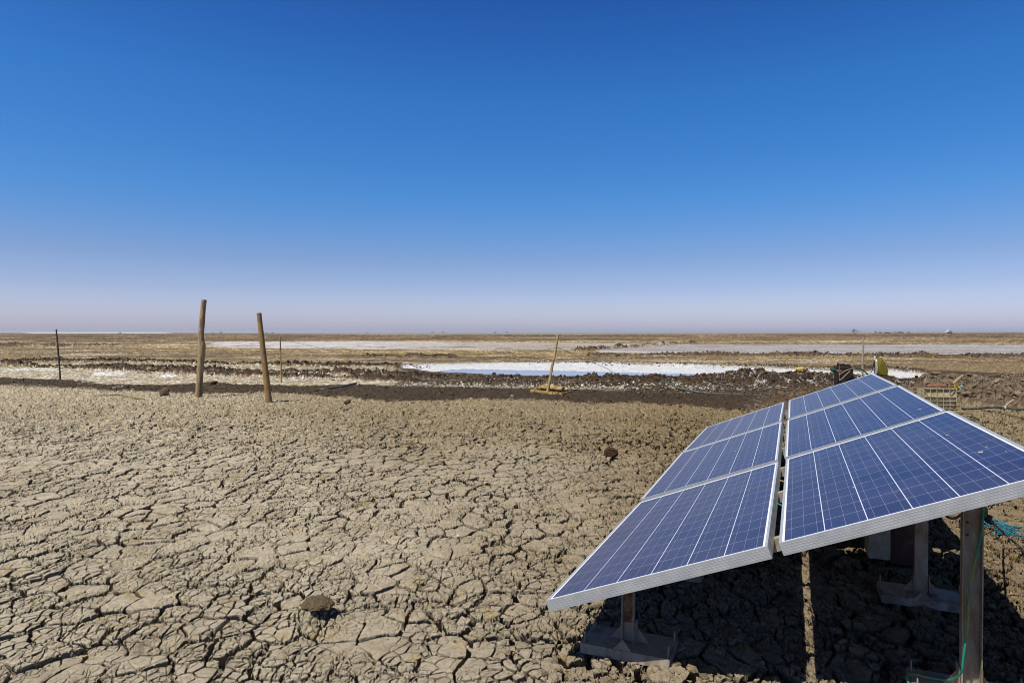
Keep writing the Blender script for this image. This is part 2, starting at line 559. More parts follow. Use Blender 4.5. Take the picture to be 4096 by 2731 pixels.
# ground
def ground_mat():
    m, t, b = new_mat('dry_mud')
    at_ = t.nodes.new('ShaderNodeAttribute')
    at_.attribute_name = 'soil'
    v = objco(t)
    n1 = noise(t, 38, 8, .75, v)
    n2 = noise(t, 6, 5, .6, v)
    n3 = noise(t, 210, 3, .6, v)
    f1 = ramp(t, n1, [(.30, .74), (.5, 1.10), (.70, 1.46)])
    f2 = ramp(t, n2, [(.3, .90), (.7, 1.10)])
    c = mixc(t, 1.0, at_.outputs['Color'], f1, 'MULTIPLY')
    c = mixc(t, 1.0, c, f2, 'MULTIPLY')
    # tiny ochre grains
    c = mixc(t, mathn(t, 'MULTIPLY', ramp(t, n3, [(.56, 0), (.66, 1)]), .35), c, alb(176, 146, 70))
    t.links.new(c, b.inputs['Base Color'])
    b.inputs['Specular IOR Level'].default_value = .25
    r = mathn(t, 'SUBTRACT', .95, mathn(t, 'MULTIPLY', at_.outputs['Alpha'], .6))
    t.links.new(r, b.inputs['Roughness'])
    vo = t.nodes.new('ShaderNodeTexVoronoi')
    vo.feature = 'DISTANCE_TO_EDGE'
    vo.inputs['Scale'].default_value = 30
    wv = t.nodes.new('ShaderNodeVectorMath')
    wv.operation = 'MULTIPLY_ADD'
    nz = t.nodes.new('ShaderNodeTexNoise')
    nz.inputs['Scale'].default_value = 18
    t.links.new(v, nz.inputs['Vector'])
    t.links.new(nz.outputs['Color'], wv.inputs[0])
    wv.inputs[1].default_value = (.05, .05, .05)
    t.links.new(v, wv.inputs[2])
    t.links.new(wv.outputs[0], vo.inputs['Vector'])
    cr = ramp(t, vo.outputs['Distance'], [(0, 0), (.055, 1)])
    bp = bump(t, cr, .55, .006)
    bp = bump(t, n1, .95, .013, bp)
    bp = bump(t, n3, .8, .0035, bp)
    t.links.new(bp, b.inputs['Normal'])
    return m


MUD = ground_mat()


# ------------------------------------------------------------------ mesh helpers
def link(name, me, m, parent=None):
    o = bpy.data.objects.new(name, me)
    if m is not None:
        me.materials.append(m)
    C.objects.link(o)
    if parent is not None:
        o.parent = parent
    return o


def tag(o, label, cat, group=None):
    o['label'] = label
    o['category'] = cat
    if group:
        o['group'] = group
    return o


def empty(name, loc, label, cat, group=None, rot=None):
    o = bpy.data.objects.new(name, None)
    o.empty_display_size = .1
    C.objects.link(o)
    if rot is not None:
        o.matrix_world = Matrix.Translation(loc) @ rot.to_4x4()
    else:
        o.location = loc
    return tag(o, label, cat, group)


def grid_mesh(name, X, Y, Z):
    nr, nc = X.shape
    me = bpy.data.meshes.new(name)
    me.vertices.add(nr * nc)
    co = np.stack([X, Y, Z], -1).astype(np.float32).reshape(-1)
    me.vertices.foreach_set('co', co)
    i = np.arange(nr * nc, dtype=np.int32).reshape(nr, nc)
    f = np.stack([i[:-1, :-1], i[:-1, 1:], i[1:, 1:], i[1:, :-1]], -1).reshape(-1)
    nf = len(f) // 4
    me.loops.add(len(f))
    me.loops.foreach_set('vertex_index', f)
    me.polygons.add(nf)
    me.polygons.foreach_set('loop_start', np.arange(nf, dtype=np.int32) * 4)
    me.polygons.foreach_set('loop_total', np.full(nf, 4, np.int32))
    me.polygons.foreach_set('use_smooth', np.ones(nf, bool))
    me.update(calc_edges=True)
    return me


def tri_mesh(name, V, Fc, cols=None, smooth=False):
    me = bpy.data.meshes.new(name)
    me.vertices.add(len(V))
    me.vertices.foreach_set('co', np.asarray(V, np.float32).reshape(-1))
    f = np.asarray(Fc, np.int32)
    nf = len(f)
    k = f.shape[1]
    me.loops.add(nf * k)
    me.loops.foreach_set('vertex_index', f.reshape(-1))
    me.polygons.add(nf)
    me.polygons.foreach_set('loop_start', np.arange(nf, dtype=np.int32) * k)
    me.polygons.foreach_set('loop_total', np.full(nf, k, np.int32))
    me.polygons.foreach_set('use_smooth', np.full(nf, smooth, bool))
    me.update(calc_edges=True)
    if cols is not None:
        a = me.color_attributes.new('soil', 'FLOAT_COLOR', 'POINT')
        a.data.foreach_set('color', np.asarray(cols, np.float32).reshape(-1))
    return me


class MB:
    def __init__(s):
        s.bm = bmesh.new()

    def box(s, c, size, rot=None, bevel=0):
        r = bmesh.ops.create_cube(s.bm, size=1)
        vs = r['verts']
        M = Matrix.Translation(Vector(c)) @ (rot.to_4x4() if rot is not None else Matrix()) @ Matrix.Diagonal((*size, 1))
        bmesh.ops.transform(s.bm, matrix=M, verts=vs)
        if bevel:
            es = list({e for v in vs for e in v.link_edges})
            bmesh.ops.bevel(s.bm, geom=es, offset=bevel, segments=2, profile=.5, affect='EDGES')
        return s

    def tube(s, pts, rad, seg=8, jitter=0, caps=True, flat=1.0):
        pts = [Vector(p) for p in pts]
        n = len(pts)
        rr = rad if isinstance(rad, (list, tuple)) else [rad] * n
        rings = []
        up = Vector((0, 0, 1))
        ref = None
        for i, p in enumerate(pts):
            d = (pts[min(i + 1, n - 1)] - pts[max(i - 1, 0)]).normalized()
            if ref is None:
                ref = d.orthogonal().normalized() if abs(d.z) > .9 else d.cross(up).normalized()
            a = (ref - d * ref.dot(d)).normalized()
            ref = a
            b = d.cross(a)
            ring = []
            for k in range(seg):
                t = 2 * math.pi * k / seg
                j = 1 + (random.uniform(-jitter, jitter) if jitter else 0)
                ring.append(s.bm.verts.new(p + (a * math.cos(t) + b * math.sin(t) * flat) * rr[i] * j))
            rings.append(ring)
        for i in range(n - 1):
            for k in range(seg):
                s.bm.faces.new((rings[i][k], rings[i][(k + 1) % seg], rings[i + 1][(k + 1) % seg], rings[i + 1][k]))
        if caps:
            s.bm.faces.new(rings[0][::-1])
            s.bm.faces.new(rings[-1])
        return s

    def poly(s, pts, thick):
        """flat plate from an outline, extruded by vector thick"""
        v0 = [s.bm.verts.new(Vector(p)) for p in pts]
        v1 = [s.bm.verts.new(Vector(p) + Vector(thick)) for p in pts]
        s.bm.faces.new(v0[::-1])
        s.bm.faces.new(v1)
        n = len(pts)
        for i in range(n):
            s.bm.faces.new((v0[i], v0[(i + 1) % n], v1[(i + 1) % n], v1[i]))
        return s

    def build(s, name, m, parent=None, smooth=False):
        me = bpy.data.meshes.new(name)
        bmesh.ops.recalc_face_normals(s.bm, faces=s.bm.faces)
        s.bm.to_mesh(me)
        s.bm.free()
        if smooth:
            for p in me.polygons:
                p.use_smooth = True
            try:
                me.set_sharp_from_angle(angle=R(40))
            except Exception:
                pass
        return link(name, me, m, parent)


def smooth_path(pts, k=6):
    P = [Vector(p) for p in pts]
    out = []
    for i in range(len(P) - 1):
        p0 = P[max(i - 1, 0)]
        p1 = P[i]
        p2 = P[i + 1]
        p3 = P[min(i + 2, len(P) - 1)]
        for j in range(k):
            t = j / k
            out.append(.5 * ((2 * p1) + (-p0 + p2) * t + (2 * p0 - 5 * p1 + 4 * p2 - p3) * t * t + (-p0 + 3 * p1 - 3 * p2 + p3) * t ** 3))
    out.append(P[-1])
    return out


def tz(x, y):
    return float(terrain(np.array([x]), np.array([y]), False)[0])


# ------------------------------------------------------------------ ground sheet
def depth_of(py):
    t = (py - PY) / F
    return CAMZ * (CP - t * SP) / (SP + t * CP)


rows = []
rows += list(np.linspace(-2.2, .8, 16))
rows += list(np.linspace(.9, depth_of(2900), 60))
rows += [depth_of(p) for p in np.arange(2898, 2000, -1.35)]
rows += [depth_of(p) for p in np.arange(2000, 1640, -.85)]
rows += [depth_of(p) for p in np.arange(1640, 1400, -.7)]
rows += [depth_of(p) for p in np.arange(1400, 1332, -.7)]
last = rows[-1]
rows += list(last * (20900 / last) ** (np.arange(1, 41) / 40))
rows = np.array(rows)
dense = np.arange(-.81, .81, .00072)
side = .81 + np.cumsum(np.linspace(.002, .16, 40))
cols_t = np.concatenate([-side[::-1], dense, side])
T, YY = np.meshgrid(cols_t, rows)
XX = T * (np.maximum(YY, -.2) + .6 + np.maximum(0, -.2 - YY) * 3)
zf, cf, uxf, uyf = terrain(XX.ravel(), YY.ravel())
me = grid_mesh('ground', XX + uxf.reshape(XX.shape), YY + uyf.reshape(XX.shape), zf.reshape(XX.shape))
a = me.color_attributes.new('soil', 'FLOAT_COLOR', 'POINT')
a.data.foreach_set('color', cf.reshape(-1))
g = link('ground', me, MUD)
g['kind'] = 'structure'
del XX, YY, T, zf, cf
# plain that carries on behind and beside the detailed sheet
mb = MB()
mb.box((0, 10400, -.45), (23000, 22000, .2))
gm, gt, gb = new_mat('far_mud')
gn = noise(gt, .05, 6, .6, objco(gt))
gt.links.new(mixc(gt, gn, alb(150, 130, 100), alb(182, 170, 150)), gb.inputs['Base Color'])
gb.inputs['Roughness'].default_value = .95
o = mb.build('plain', gm)
o['kind'] = 'structure'

# brine standing along the near edge of the white pan
wm, wt, wb = new_mat('brine')
wb.inputs['Base Color'].default_value = (*alb(196, 206, 222), 1)
wb.inputs['Roughness'].default_value = .22
wb.inputs['IOR'].default_value = 1.34
wt.links.new(bump(wt, noise(wt, 9, 4, .6, objco(wt)), .25, .01), wb.inputs['Normal'])
top = curve([(1760, 1480), (1850, 1475), (2000, 1478), (2300, 1484), (2600, 1492), (2760, 1494), (2860, 1503), (2900, 1507)])
pts = []
rng = random.Random(5)
for q in range(1760, 2901, 8):
    pts.append((q, float(top(q)) + rng.uniform(-1.2, 1.2)))
for q in range(2900, 1759, -8):
    pts.append((q, max(float(PBOT(q)) + 5 + rng.uniform(-.8, .8), float(top(q)) + 2)))
bm = bmesh.new()
vs = [bm.verts.new(G(p[0], p[1], -.028)) for p in pts]
half = len(vs) // 2
for i in range(half - 1):
    bm.faces.new((vs[i], vs[i + 1], vs[-2 - i], vs[-1 - i]))
bmesh.ops.recalc_face_normals(bm, faces=bm.faces)
mew = bpy.data.meshes.new('brine_water')
bm.to_mesh(mew)
bm.free()
o = link('brine_water', mew, wm)
o['kind'] = 'structure'


# ------------------------------------------------------------------ loose clods (nobody could count them)
def clod_variants(n=10, sub=2, seed=3):
    out = []
    for k in range(n):
        bm = bmesh.new()
        bmesh.ops.create_icosphere(bm, subdivisions=sub, radius=1)
        V = np.array([v.co[:] for v in bm.verts])
        Fc = np.array([[v.index for v in f.verts] for f in bm.faces])
        bm.free()
        r = np.random.RandomState(seed * 100 + k)
        for _ in range(7):                      # chipped by random planes
            d = r.normal(size=3)
            d /= np.linalg.norm(d)
            h = r.uniform(.45, .8)
            s = V @ d
            m = s > h
            V[m] -= np.outer(s[m] - h, d)
        V = V * (1 + r.uniform(-.24, .20, (len(V), 1))) if sub == 1 else V
        V *= 1 + .10 * np.sin(V @ r.normal(size=(3, 1)) * 5 + r.rand() * 6)
        out.append((V, Fc))
    return out


VARS = clod_variants()
VLOW = clod_variants(8, 1, 5)


def scatter(name, P, size, col, seed, label, variants=VARS, mat=None, squash=.75):
    r = np.random.RandomState(seed)
    Vs, Fs, Cs = [], [], []
    off = 0
    n = len(P)
    for i in range(n):
        V, Fc = variants[r.randint(len(variants))]
        q = r.normal(size=(3, 3))
        q, _ = np.linalg.qr(q)
        s = size[i] * np.array([1, r.uniform(.7, 1), r.uniform(.55, .95)])
        W = (V * s) @ q.T
        W[:, 2] *= squash
        W = W + P[i]
        Vs.append(W)
        Fs.append(Fc + off)
        Cs.append(np.repeat(col[i][None, :], len(V), 0))
        off += len(V)
    me = tri_mesh(name, np.concatenate(Vs), np.concatenate(Fs), np.concatenate(Cs))
    o = link(name, me, mat or MUD)
    o['kind'] = 'stuff'
    o['label'] = label
    return o


def ridge_pts(cf, a, b, n, spread, r):
    px = r.uniform(a, b, n)
    pc = cf(px)
    dc = F * CAMZ / (pc - (PY - F * PITCH))
    y = dc + r.normal(0, spread, n)
    x = (px - PX) / F * y
    return x, y


r = np.random.RandomState(21)
PP, SS, CC = [], [], []
for k, (ri, n, sp, s0) in enumerate(((0, 3000, .24, .026), (1, 5200, .22, .027), (2, 2600, .2, .024), (3, 8500, .75, .032), (4, 1500, .9, .028), (5, 500, .5, .032), (7, 900, .3, .022), (8, 400, .6, .028))):
    cf, hgt, sg, a, b = RIDGES[ri]
    x, y = ridge_pts(cf, max(a, -300), min(b, 4400), n, sp, r)
    z = terrain(x, y, False)
    s = s0 * np.exp(np.clip(r.normal(0, .5, n), -1, 1.25)) * np.clip(y / 24, .8, 1.6)
    PP.append(np.stack([x, y, z + s * .05], 1))
    SS.append(s)
    c = np.array([*alb(72, 57, 42), .2])[None, :] * np.exp(r.normal(0, .22, n))[:, None]
    if ri == 3:
        m = (r.rand(n) < .13) & (s < .05)
        c[m, :3] = alb(168, 160, 156)
        m = r.rand(n) < .25
        c[m, :3] = alb(112, 92, 62)
    if ri in (4, 5):
        m = r.rand(n) < .2
        c[m, :3] = alb(176, 148, 92)
    CC.append(c)
px = r.uniform(2500, 3600, 5000)
py = r.uniform(1535, 1612, 5000)
y = F * CAMZ / (py - (PY - F * PITCH))
x = (px - PX) / F * y
PP.append(np.stack([x, y, terrain(x, y, False) + .006], 1))
sz = .026 * np.exp(np.clip(r.normal(0, .5, 5000), -1, 1.1)) * np.clip((1625 - py) / 60, .3, 1)
SS.append(sz)
c = np.array([*alb(84, 64, 46), .15])[None, :] * np.exp(r.normal(0, .3, 5000))[:, None]
m = r.rand(5000) < .06
c[m, :3] = alb(160, 150, 142)
CC.append(c)
px = r.uniform(-200, 3300, 7000)
py = B1(px) + r.rand(7000) * (B0(px) - B1(px)) + 2
y = F * CAMZ / (py - (PY - F * PITCH))
x = (px - PX) / F * y
PP.append(np.stack([x, y, terrain(x, y, False) + .003], 1))
SS.append(.016 * np.exp(r.normal(0, .45, 7000)))
CC.append(np.array([*alb(76, 60, 42), .2])[None, :] * np.exp(r.normal(0, .25, 7000))[:, None])
scatter('mud_clods', np.concatenate(PP), np.concatenate(SS), np.concatenate(CC), 1, 'dark wet clods of mud heaped along the ridges round the salt pans', VLOW)

# salt crumbs
PP, SS = [], []
for (pa, pb, ya, yb, n) in ((1500, 2560, 1536, 1562, 1300), (1150, 2300, 1500, 1545, 700), (1600, 2520, 1462, 1470, 260), (2650, 2860, 1545, 1575, 260), (0, 900, 1452, 1480, 350)):
    px = r.uniform(pa, pb, n)
    k = (px - pa) / (pb - pa)
    py = ya + (yb - ya) * (r.rand(n) * .45 + .55 * k * (pa != 2650)) + r.normal(0, 2.5, n)
    if pa == 1600:
        py = PTOP(px) + r.uniform(-3, 4, n)
    if pa == 0:
        py = 1455 + (px / 900) * 28 + r.normal(0, 4, n)
    dc = F * CAMZ / (py - (PY - F * PITCH))
    x = (px - PX) / F * dc
    z = terrain(x, dc, False)
    s = .017 * np.exp(r.normal(0, .45, n))
    PP.append(np.stack([x, dc, z + s * .4], 1))
    SS.append(s)
px = r.uniform(2100, 3420, 900)
py = PTOP(px) + r.uniform(-3.5, .5, 900)
dc = F * CAMZ / (py - (PY - F * PITCH))
x = (px - PX) / F * dc
s = .024 * np.exp(r.normal(0, .35, 900))
PP.append(np.stack([x, dc, terrain(x, dc, False) + s * .3], 1))
SS.append(s)
PP = np.concatenate(PP)
SS = np.concatenate(SS)
cc = np.tile(np.array([*alb(240, 238, 228), 0]), (len(PP), 1))
m = r.rand(len(PP)) < .16
cc[m, :3] = alb(226, 196, 90)
scatter('salt_crumbs', PP, SS, cc, 2, 'white and yellowish lumps of crusted salt lying between the mud ridges', VLOW)

# brown clods, right side
n = 4200
px = r.uniform(3640, 4500, n)
py = r.uniform(1510, 1618, n)
dc = F * CAMZ / (py - (PY - F * PITCH))
x = (px - PX) / F * dc
z = terrain(x, dc, False)
s = .036 * np.exp(r.normal(0, .5, n))
cc = np.tile(np.array([*alb(132, 114, 92), 0]), (n, 1)) * np.exp(r.normal(0, .25, n))[:, None]
scatter('dry_clods', np.stack([x, dc, z + s * .2], 1), s, cc, 3, 'brown dried clods spread over the dug ground behind the plastic crate')

# crumbs on the dry field, thicker towards the panels
n = 9000
y = 2.4 + 11 * r.rand(n) ** 1.6
x = r.uniform(-.2, 1, n) * .82 * y + r.normal(0, .5, n)
keep = r.rand(n) < np.clip(.25 + .5 * (x - .1 * y) / 2.5, .06, 1)
x, y = x[keep], y[keep]
z = terrain(x, y, False)
s = .0085 * np.exp(r.normal(0, .55, len(x)))
cc = np.tile(np.array([*alb(166, 146, 114), 0]), (len(x), 1)) * np.exp(r.normal(0, .15, len(x)))[:, None]
scatter('mud_crumbs', np.stack([x, y, z + s * .3], 1), s, cc, 4, 'small crumbs of dried mud strewn over the cracked ground', VLOW)

# broken slabs under the panels
n = 1500
uu = r.uniform(-.1, 2.3, n)
vv = r.uniform(-.3, 6.0, n) ** 1.0
x = .30 + .92 * uu + .39 * vv
y = 3.05 - .39 * uu + .92 * vv
z = terrain(x, y, False)
s = .019 * np.exp(np.clip(r.normal(0, .45, n), -1, .7))
cc = np.tile(np.array([*alb(158, 138, 112), 0]), (n, 1)) * np.exp(r.normal(0, .15, n))[:, None]
scatter('mud_slabs', np.stack([x, y, z + s * .1], 1), s, cc, 5, 'broken angular pieces of dried mud in the shade under the panels')

# white flecks of salt on the dry field
n = 46
y = 2.9 + 9 * r.rand(n)
x = r.uniform(-.7, .35, n) * y
z = terrain(x, y, False)
s = r.uniform(.004, .009, n) * (1 + y / 14)
scatter('salt_flecks', np.stack([x, y, z + s * .6], 1), s, np.tile(np.array([*alb(240, 238, 230), 0]), (n, 1)), 6, 'tiny white flecks of salt scattered on the cracked mud', VLOW)

# ------------------------------------------------------------------ materials for the panels
PW, PL, PT = .992, 1.956, .050


def cell_mat():
    m, t, b = new_mat('solar_cells')
    v = objco(t)
    sp = t.nodes.new('ShaderNodeSeparateXYZ')
    t.links.new(v, sp.inputs[0])
    x = mathn(t, 'SUBTRACT', sp.outputs[0], .0205)
    y = mathn(t, 'SUBTRACT', sp.outputs[1], .0300)
    cx_ = mathn(t, 'DIVIDE', x, .1590)
    cy_ = mathn(t, 'DIVIDE', y, .1582)
    fx = mathn(t, 'MULTIPLY', mathn(t, 'FRACT', cx_), .1590)
    fy = mathn(t, 'MULTIPLY', mathn(t, 'FRACT', cy_), .1582)
    gx = mathn(t, 'GREATER_THAN', fx, .1554)
    gy = mathn(t, 'GREATER_THAN', fy, .1558)
    inx = mathn(t, 'MULTIPLY', mathn(t, 'GREATER_THAN', x, 0), mathn(t, 'LESS_THAN', x, .1590 * 6 - .0035))
    iny = mathn(t, 'MULTIPLY', mathn(t, 'GREATER_THAN', y, 0), mathn(t, 'LESS_THAN', y, .1582 * 12 - .002))
    inside = mathn(t, 'MULTIPLY', inx, iny)
    # bus bars
    bb = None
    for p in (.026, .0777, .1294):
        k = mathn(t, 'LESS_THAN', mathn(t, 'ABSOLUTE', mathn(t, 'SUBTRACT', fx, p)), .0009)
        bb = k if bb is None else mathn(t, 'MAXIMUM', bb, k)
    cell = t.nodes.new('ShaderNodeTexWhiteNoise')
    cell.noise_dimensions = '2D'
    cv = t.nodes.new('ShaderNodeCombineXYZ')
    t.links.new(mathn(t, 'FLOOR', cx_), cv.inputs[0])
    t.links.new(mathn(t, 'FLOOR', cy_), cv.inputs[1])
    t.links.new(cv.outputs[0], cell.inputs['Vector'])
    vo = t.nodes.new('ShaderNodeTexVoronoi')
    vo.inputs['Scale'].default_value = 95
    t.links.new(v, vo.inputs['Vector'])
    vs_ = t.nodes.new('ShaderNodeSeparateColor')
    t.links.new(vo.outputs['Color'], vs_.inputs[0])
    gr = mathn(t, 'ADD', mathn(t, 'MULTIPLY', vs_.outputs[0], .5), mathn(t, 'MULTIPLY', cell.outputs[0], .5))
    blue = mixc(t, gr, (.0032, .0055, .034), (.009, .014, .070))
    c = mixc(t, mathn(t, 'MULTIPLY', bb, .40), blue, (.26, .29, .38))
    c = mixc(t, mathn(t, 'MULTIPLY', gy, .75), c, (.36, .36, .42))
    c = mixc(t, gx, c, (.50, .52, .58))
    c = mixc(t, inside, (.60, .61, .65), c)
    # thin film of salt dust, with wiped streaks
    d1 = noise(t, 2.2, 5, .65, v, .4)
    d2 = noise(t, 130, 4, .8, v)
    dust = mathn(t, 'ADD', mathn(t, 'MULTIPLY', ramp(t, d1, [(.35, 0), (.75, 1)]), .06), mathn(t, 'MULTIPLY', ramp(t, d2, [(.60, 0), (.74, 1)]), .10))
    dust = mathn(t, 'ADD', dust, .030)
    c = mixc(t, dust, c, (.37, .31, .31))
    t.links.new(c, b.inputs['Base Color'])
    b.inputs['Roughness'].default_value = .45
    b.inputs['Specular IOR Level'].default_value = .08
    b.inputs['Coat Weight'].default_value = .6
    b.inputs['Coat IOR'].default_value = 1.28
    t.links.new(mathn(t, 'ADD', .10, mathn(t, 'MULTIPLY', d1, .16)), b.inputs['Coat Roughness'])
    return m


def alu_mat():
    m, t, b = new_mat('anodised_aluminium')
    v = objco(t)
    n = noise(t, 14, 5, .6, v)
    n2 = noise(t, 300, 2, .5, v)
    c = mixc(t, ramp(t, n, [(.35, 0), (.7, 1)]), (.37, .385, .40), (.46, .47, .475))
    n3 = noise(t, 5, 4, .6, v)
    c = mixc(t, mathn(t, 'MULTIPLY', ramp(t, n3, [(.60, 0), (.70, 1)]), .35), c, (.38, .34, .24))
    t.links.new(c, b.inputs['Base Color'])
    b.inputs['Metallic'].default_value = .45
    t.links.new(mathn(t, 'ADD', .38, mathn(t, 'MULTIPLY', n, .12)), b.inputs['Roughness'])
    return m


CELLS = cell_mat()
ALU = alu_mat()
BACK = simple('backsheet_white', (.62, .62, .62), (.7, .7, .7), 5, .6, bmp=0)
BOXM = simple('black_plastic', (.02, .02, .02), (.035, .033, .03), 30, .5)
GALV = simple('weathered_galvanised_steel', (.30, .29, .26), (.46, .44, .38), 26, .6, .35, .25, .002, stain=(.34, .27, .15))
GALVD = simple('dull_galvanised_steel', (.32, .26, .20), (.46, .38, .30), 22, .65, .35, .35, .003, stain=(.20, .15, .10))
RUST = simple('rusty_steel', (.13, .055, .022), (.26, .13, .06), 34, .85, .1, .5, .003, stain=(.34, .24, .14))
DROP = simple('dried_dirt', (.55, .5, .42), (.3, .24, .17), 160, .9)


def mitred(mb, prof, L, org, e, inn):
    """extrude profile (s inward, h) along e with mitred ends; inn = inward direction"""
    n = len(prof)
    A, B = [], []
    for s, h in prof:
        p = org + inn * s + Vector((0, 0, h))
        ss = max(s, 0)
        A.append(mb.bm.verts.new(p + e * s))
        B.append(mb.bm.verts.new(p + e * (L - s)))
    for i in range(n):
        j = (i + 1) % n
        mb.bm.faces.new((A[i], A[j], B[j], B[i]))
    return mb


prof = [(0, 0), (.011, 0), (.011, -.003), (.003, -.003), (.003, -PT + .002), (.028, -PT + .002), (.028, -PT)]
outer = [(0, -PT)]
for k in (4, 3, 2, 1):
    h = -PT * k / 5
    outer += [(0, h - .0014), (-.00028, h - .0006), (-.00028, h + .0006), (0, h + .0014)]
prof = prof + outer


def panel_frame_mesh():
    mb = MB()
    mitred(mb, prof, PW, Vector((0, 0, 0)), Vector((1, 0, 0)), Vector((0, 1, 0)))
    mitred(mb, prof, PL, Vector((PW, 0, 0)), Vector((0, 1, 0)), Vector((-1, 0, 0)))
    mitred(mb, prof, PW, Vector((PW, PL, 0)), Vector((-1, 0, 0)), Vector((0, -1, 0)))
    mitred(mb, prof, PL, Vector((0, PL, 0)), Vector((0, -1, 0)), Vector((1, 0, 0)))
    bmesh.ops.remove_doubles(mb.bm, verts=mb.bm.verts, dist=1e-5)
    return mb


def make_panel(loc, rot, label):
    t = empty('solar_panel', loc, label, 'solar panel', 'solar panels on the tilted rack', rot)
    panel_frame_mesh().build('frame', ALU, t)
    mb = MB()
    mb.box((PW / 2, PL / 2, -.0040), (PW - .0066, PL - .0066, .0018))
    mb.build('cell_sheet', CELLS, t)
    mb = MB()
    mb.box((PW / 2, PL / 2, -.0066), (PW - .0068, PL - .0068, .0020))
    mb.build('backsheet', BACK, t)
    mb = MB()
    mb.box((PW / 2, PL - .16, -.0187), (.11, .09, .022), bevel=.003)
    mb.build('junction_box', BOXM, t)
    return t


def basis(az, tilt, rr):
    a = Vector((math.sin(az), math.cos(az), 0))
    r_ = Vector((math.cos(az), -math.sin(az), 0))
    b = r_ * math.cos(tilt) + Vector((0, 0, math.sin(tilt)))
    a = (a * math.cos(rr) + Vector((0, 0, math.sin(rr)))).normalized()
    b = (b - a * a.dot(b)).normalized()
    n = b.cross(a)
    return b, a, n


FITS = {
    'FL': (0.1495, 2.9538, -1.2016, 0.4017, 0.3720, -0.0098),
    'FR': (1.0564, 2.6208, -0.8386, 0.4043, 0.3802, -0.0051),
    'ML': (0.9297, 4.8073, -1.2149, 0.3985, 0.3680, 0.0060),
    'MR': (1.8395, 4.4783, -0.8501, 0.4006, 0.3736, 0.0060),
    'BL': (1.7284, 6.7162, -1.2135, 0.4030, 0.3737, -0.0050),
    'BR': (2.6905, 6.4737, -0.8468, 0.3988, 0.3719, -0.0051),
}
LAB = {
    'FL': 'dusty blue solar panel nearest the camera in the low left row, above the rusty leg',
    'FR': 'blue solar panel at the right edge, nearest the camera in the high right row',
    'ML': 'middle solar panel of the low left row, between the nearest and the farthest one',
    'MR': 'middle solar panel of the high right row, just left of the plastic crate',
    'BL': 'farthest solar panel of the low left row, greyish, nearest the dark wet mud',
    'BR': 'farthest solar panel of the high right row, its tip below the yellow jerrycan',
}
for k, f in FITS.items():
    b_, a_, n_ = basis(*f[3:])
    rot = Matrix((b_, a_, n_)).transposed()
    pnl = make_panel(Vector((f[0], f[1], f[2] + CAMZ)), rot, LAB[k])
    rr = random.Random(len(k) + ord(k[0]) * 3 + ord(k[1]))
    spots = {'FR': [(.86, .63, .012), (.90, .70, .006), (.93, .52, .005), (.84, 1.22, .010), (.33, .62, .006), (.37, .65, .004)], 'BR': [(.72, 1.62, .014), (.76, 1.60, .008), (.88, 1.3, .006)],
             'MR': [(.66, .98, .010), (.9, .35, .012)], 'ML': [(.62, .98, .010)], 'FL': [(.55, .5, .005), (.3, .9, .004)], 'BL': [(.4, .8, .005)]}[k]
    for (u, v_, s_) in spots:
        mb = MB()
        for q in range(1):
            uu_, vv_ = u, v_
            mb.tube([(uu_, vv_, -.0033), (uu_, vv_, -.0033 + .0014)], s_ * .8, 9, .45)
        mb.build('dropping', DROP, pnl)

# ------------------------------------------------------------------ rack under the panels
bF, aF, nF = basis(.403, .375, -.002)
HR = Vector((math.cos(.403), -math.sin(.403), 0))     # horizontal, across the rows
HA = Vector((math.sin(.403), math.cos(.403), 0))
ORG = Vector((.1495, 2.9538, -1.2016 + CAMZ))          # near low corner of the array
RZ = Matrix((HR, HA, Vector((0, 0, 1)))).transposed()
rack = empty('panel_rack', (ORG.x, ORG.y, 0), 'grey galvanised steel rack of rails and legs that carries the six solar panels', 'rack', None, RZ)


def rloc(p):     # world -> rack local
    d = Vector(p) - Vector((ORG.x, ORG.y, 0))
    return Vector((d.dot(HR), d.dot(HA), d.z))


def channel(mb, p0, p1, w_, d_, t_, side, face):
    """C channel from p0 to p1; face = outward normal of the web, side = across"""
    for c, sz in ((face * (-t_ / 2), None), (side * (w_ / 2 - t_ / 2) - face * (d_ / 2 + t_ / 2), 1), (-side * (w_ / 2 - t_ / 2) - face * (d_ / 2 + t_ / 2), 1)):
        ax = (p1 - p0)
        L = ax.length
        ez = ax.normalized()
        ctr = (p0 + p1) / 2 + c
        rot = Matrix((side, face, ez)).transposed()
        if sz is None:
            mb.box(ctr, (w_, t_, L), rot)
        else:
            mb.box(ctr, (t_, d_ - t_, L), rot)


def slope_z(u, v):      # underside of the panels in rack coordinates (u across horizontally, v along)
    return ORG.z - .0556 + math.tan(.3745) * u - .0025 * v


RAILV = [.30, 1.20, 1.93, 2.75, 3.50, 4.35, 5.20]
for v in RAILV:
    mb = MB()
    u0, u1 = .05, 1.83
    p0 = Vector((u0, v, slope_z(u0, v) - .003))
    p1 = Vector((u1, v, slope_z(u1, v) - .003))
    ax = (p1 - p0).normalized()
    nn = Vector((-ax.z, 0, ax.x))
    rot = Matrix((ax, Vector((0, 1, 0)), nn)).transposed()
    L = (p1 - p0).length
    c = (p0 + p1) / 2
    mb.box(c - nn * .0015, (L, .042, .003), rot)
    mb.box(c - nn * .028 - Vector((0, .0195, 0)), (L, .003, .050), rot)
    mb.box(c - nn * .028 + Vector((0, .0195, 0)), (L, .003, .050), rot)
    mb.build('rail', GALV, rack)

LEGM = simple('leg_steel', (.30, .255, .19), (.56, .485, .38), 30, .6, .3, .4, .003, (1, 1, .35), stain=(.30, .22, .12))


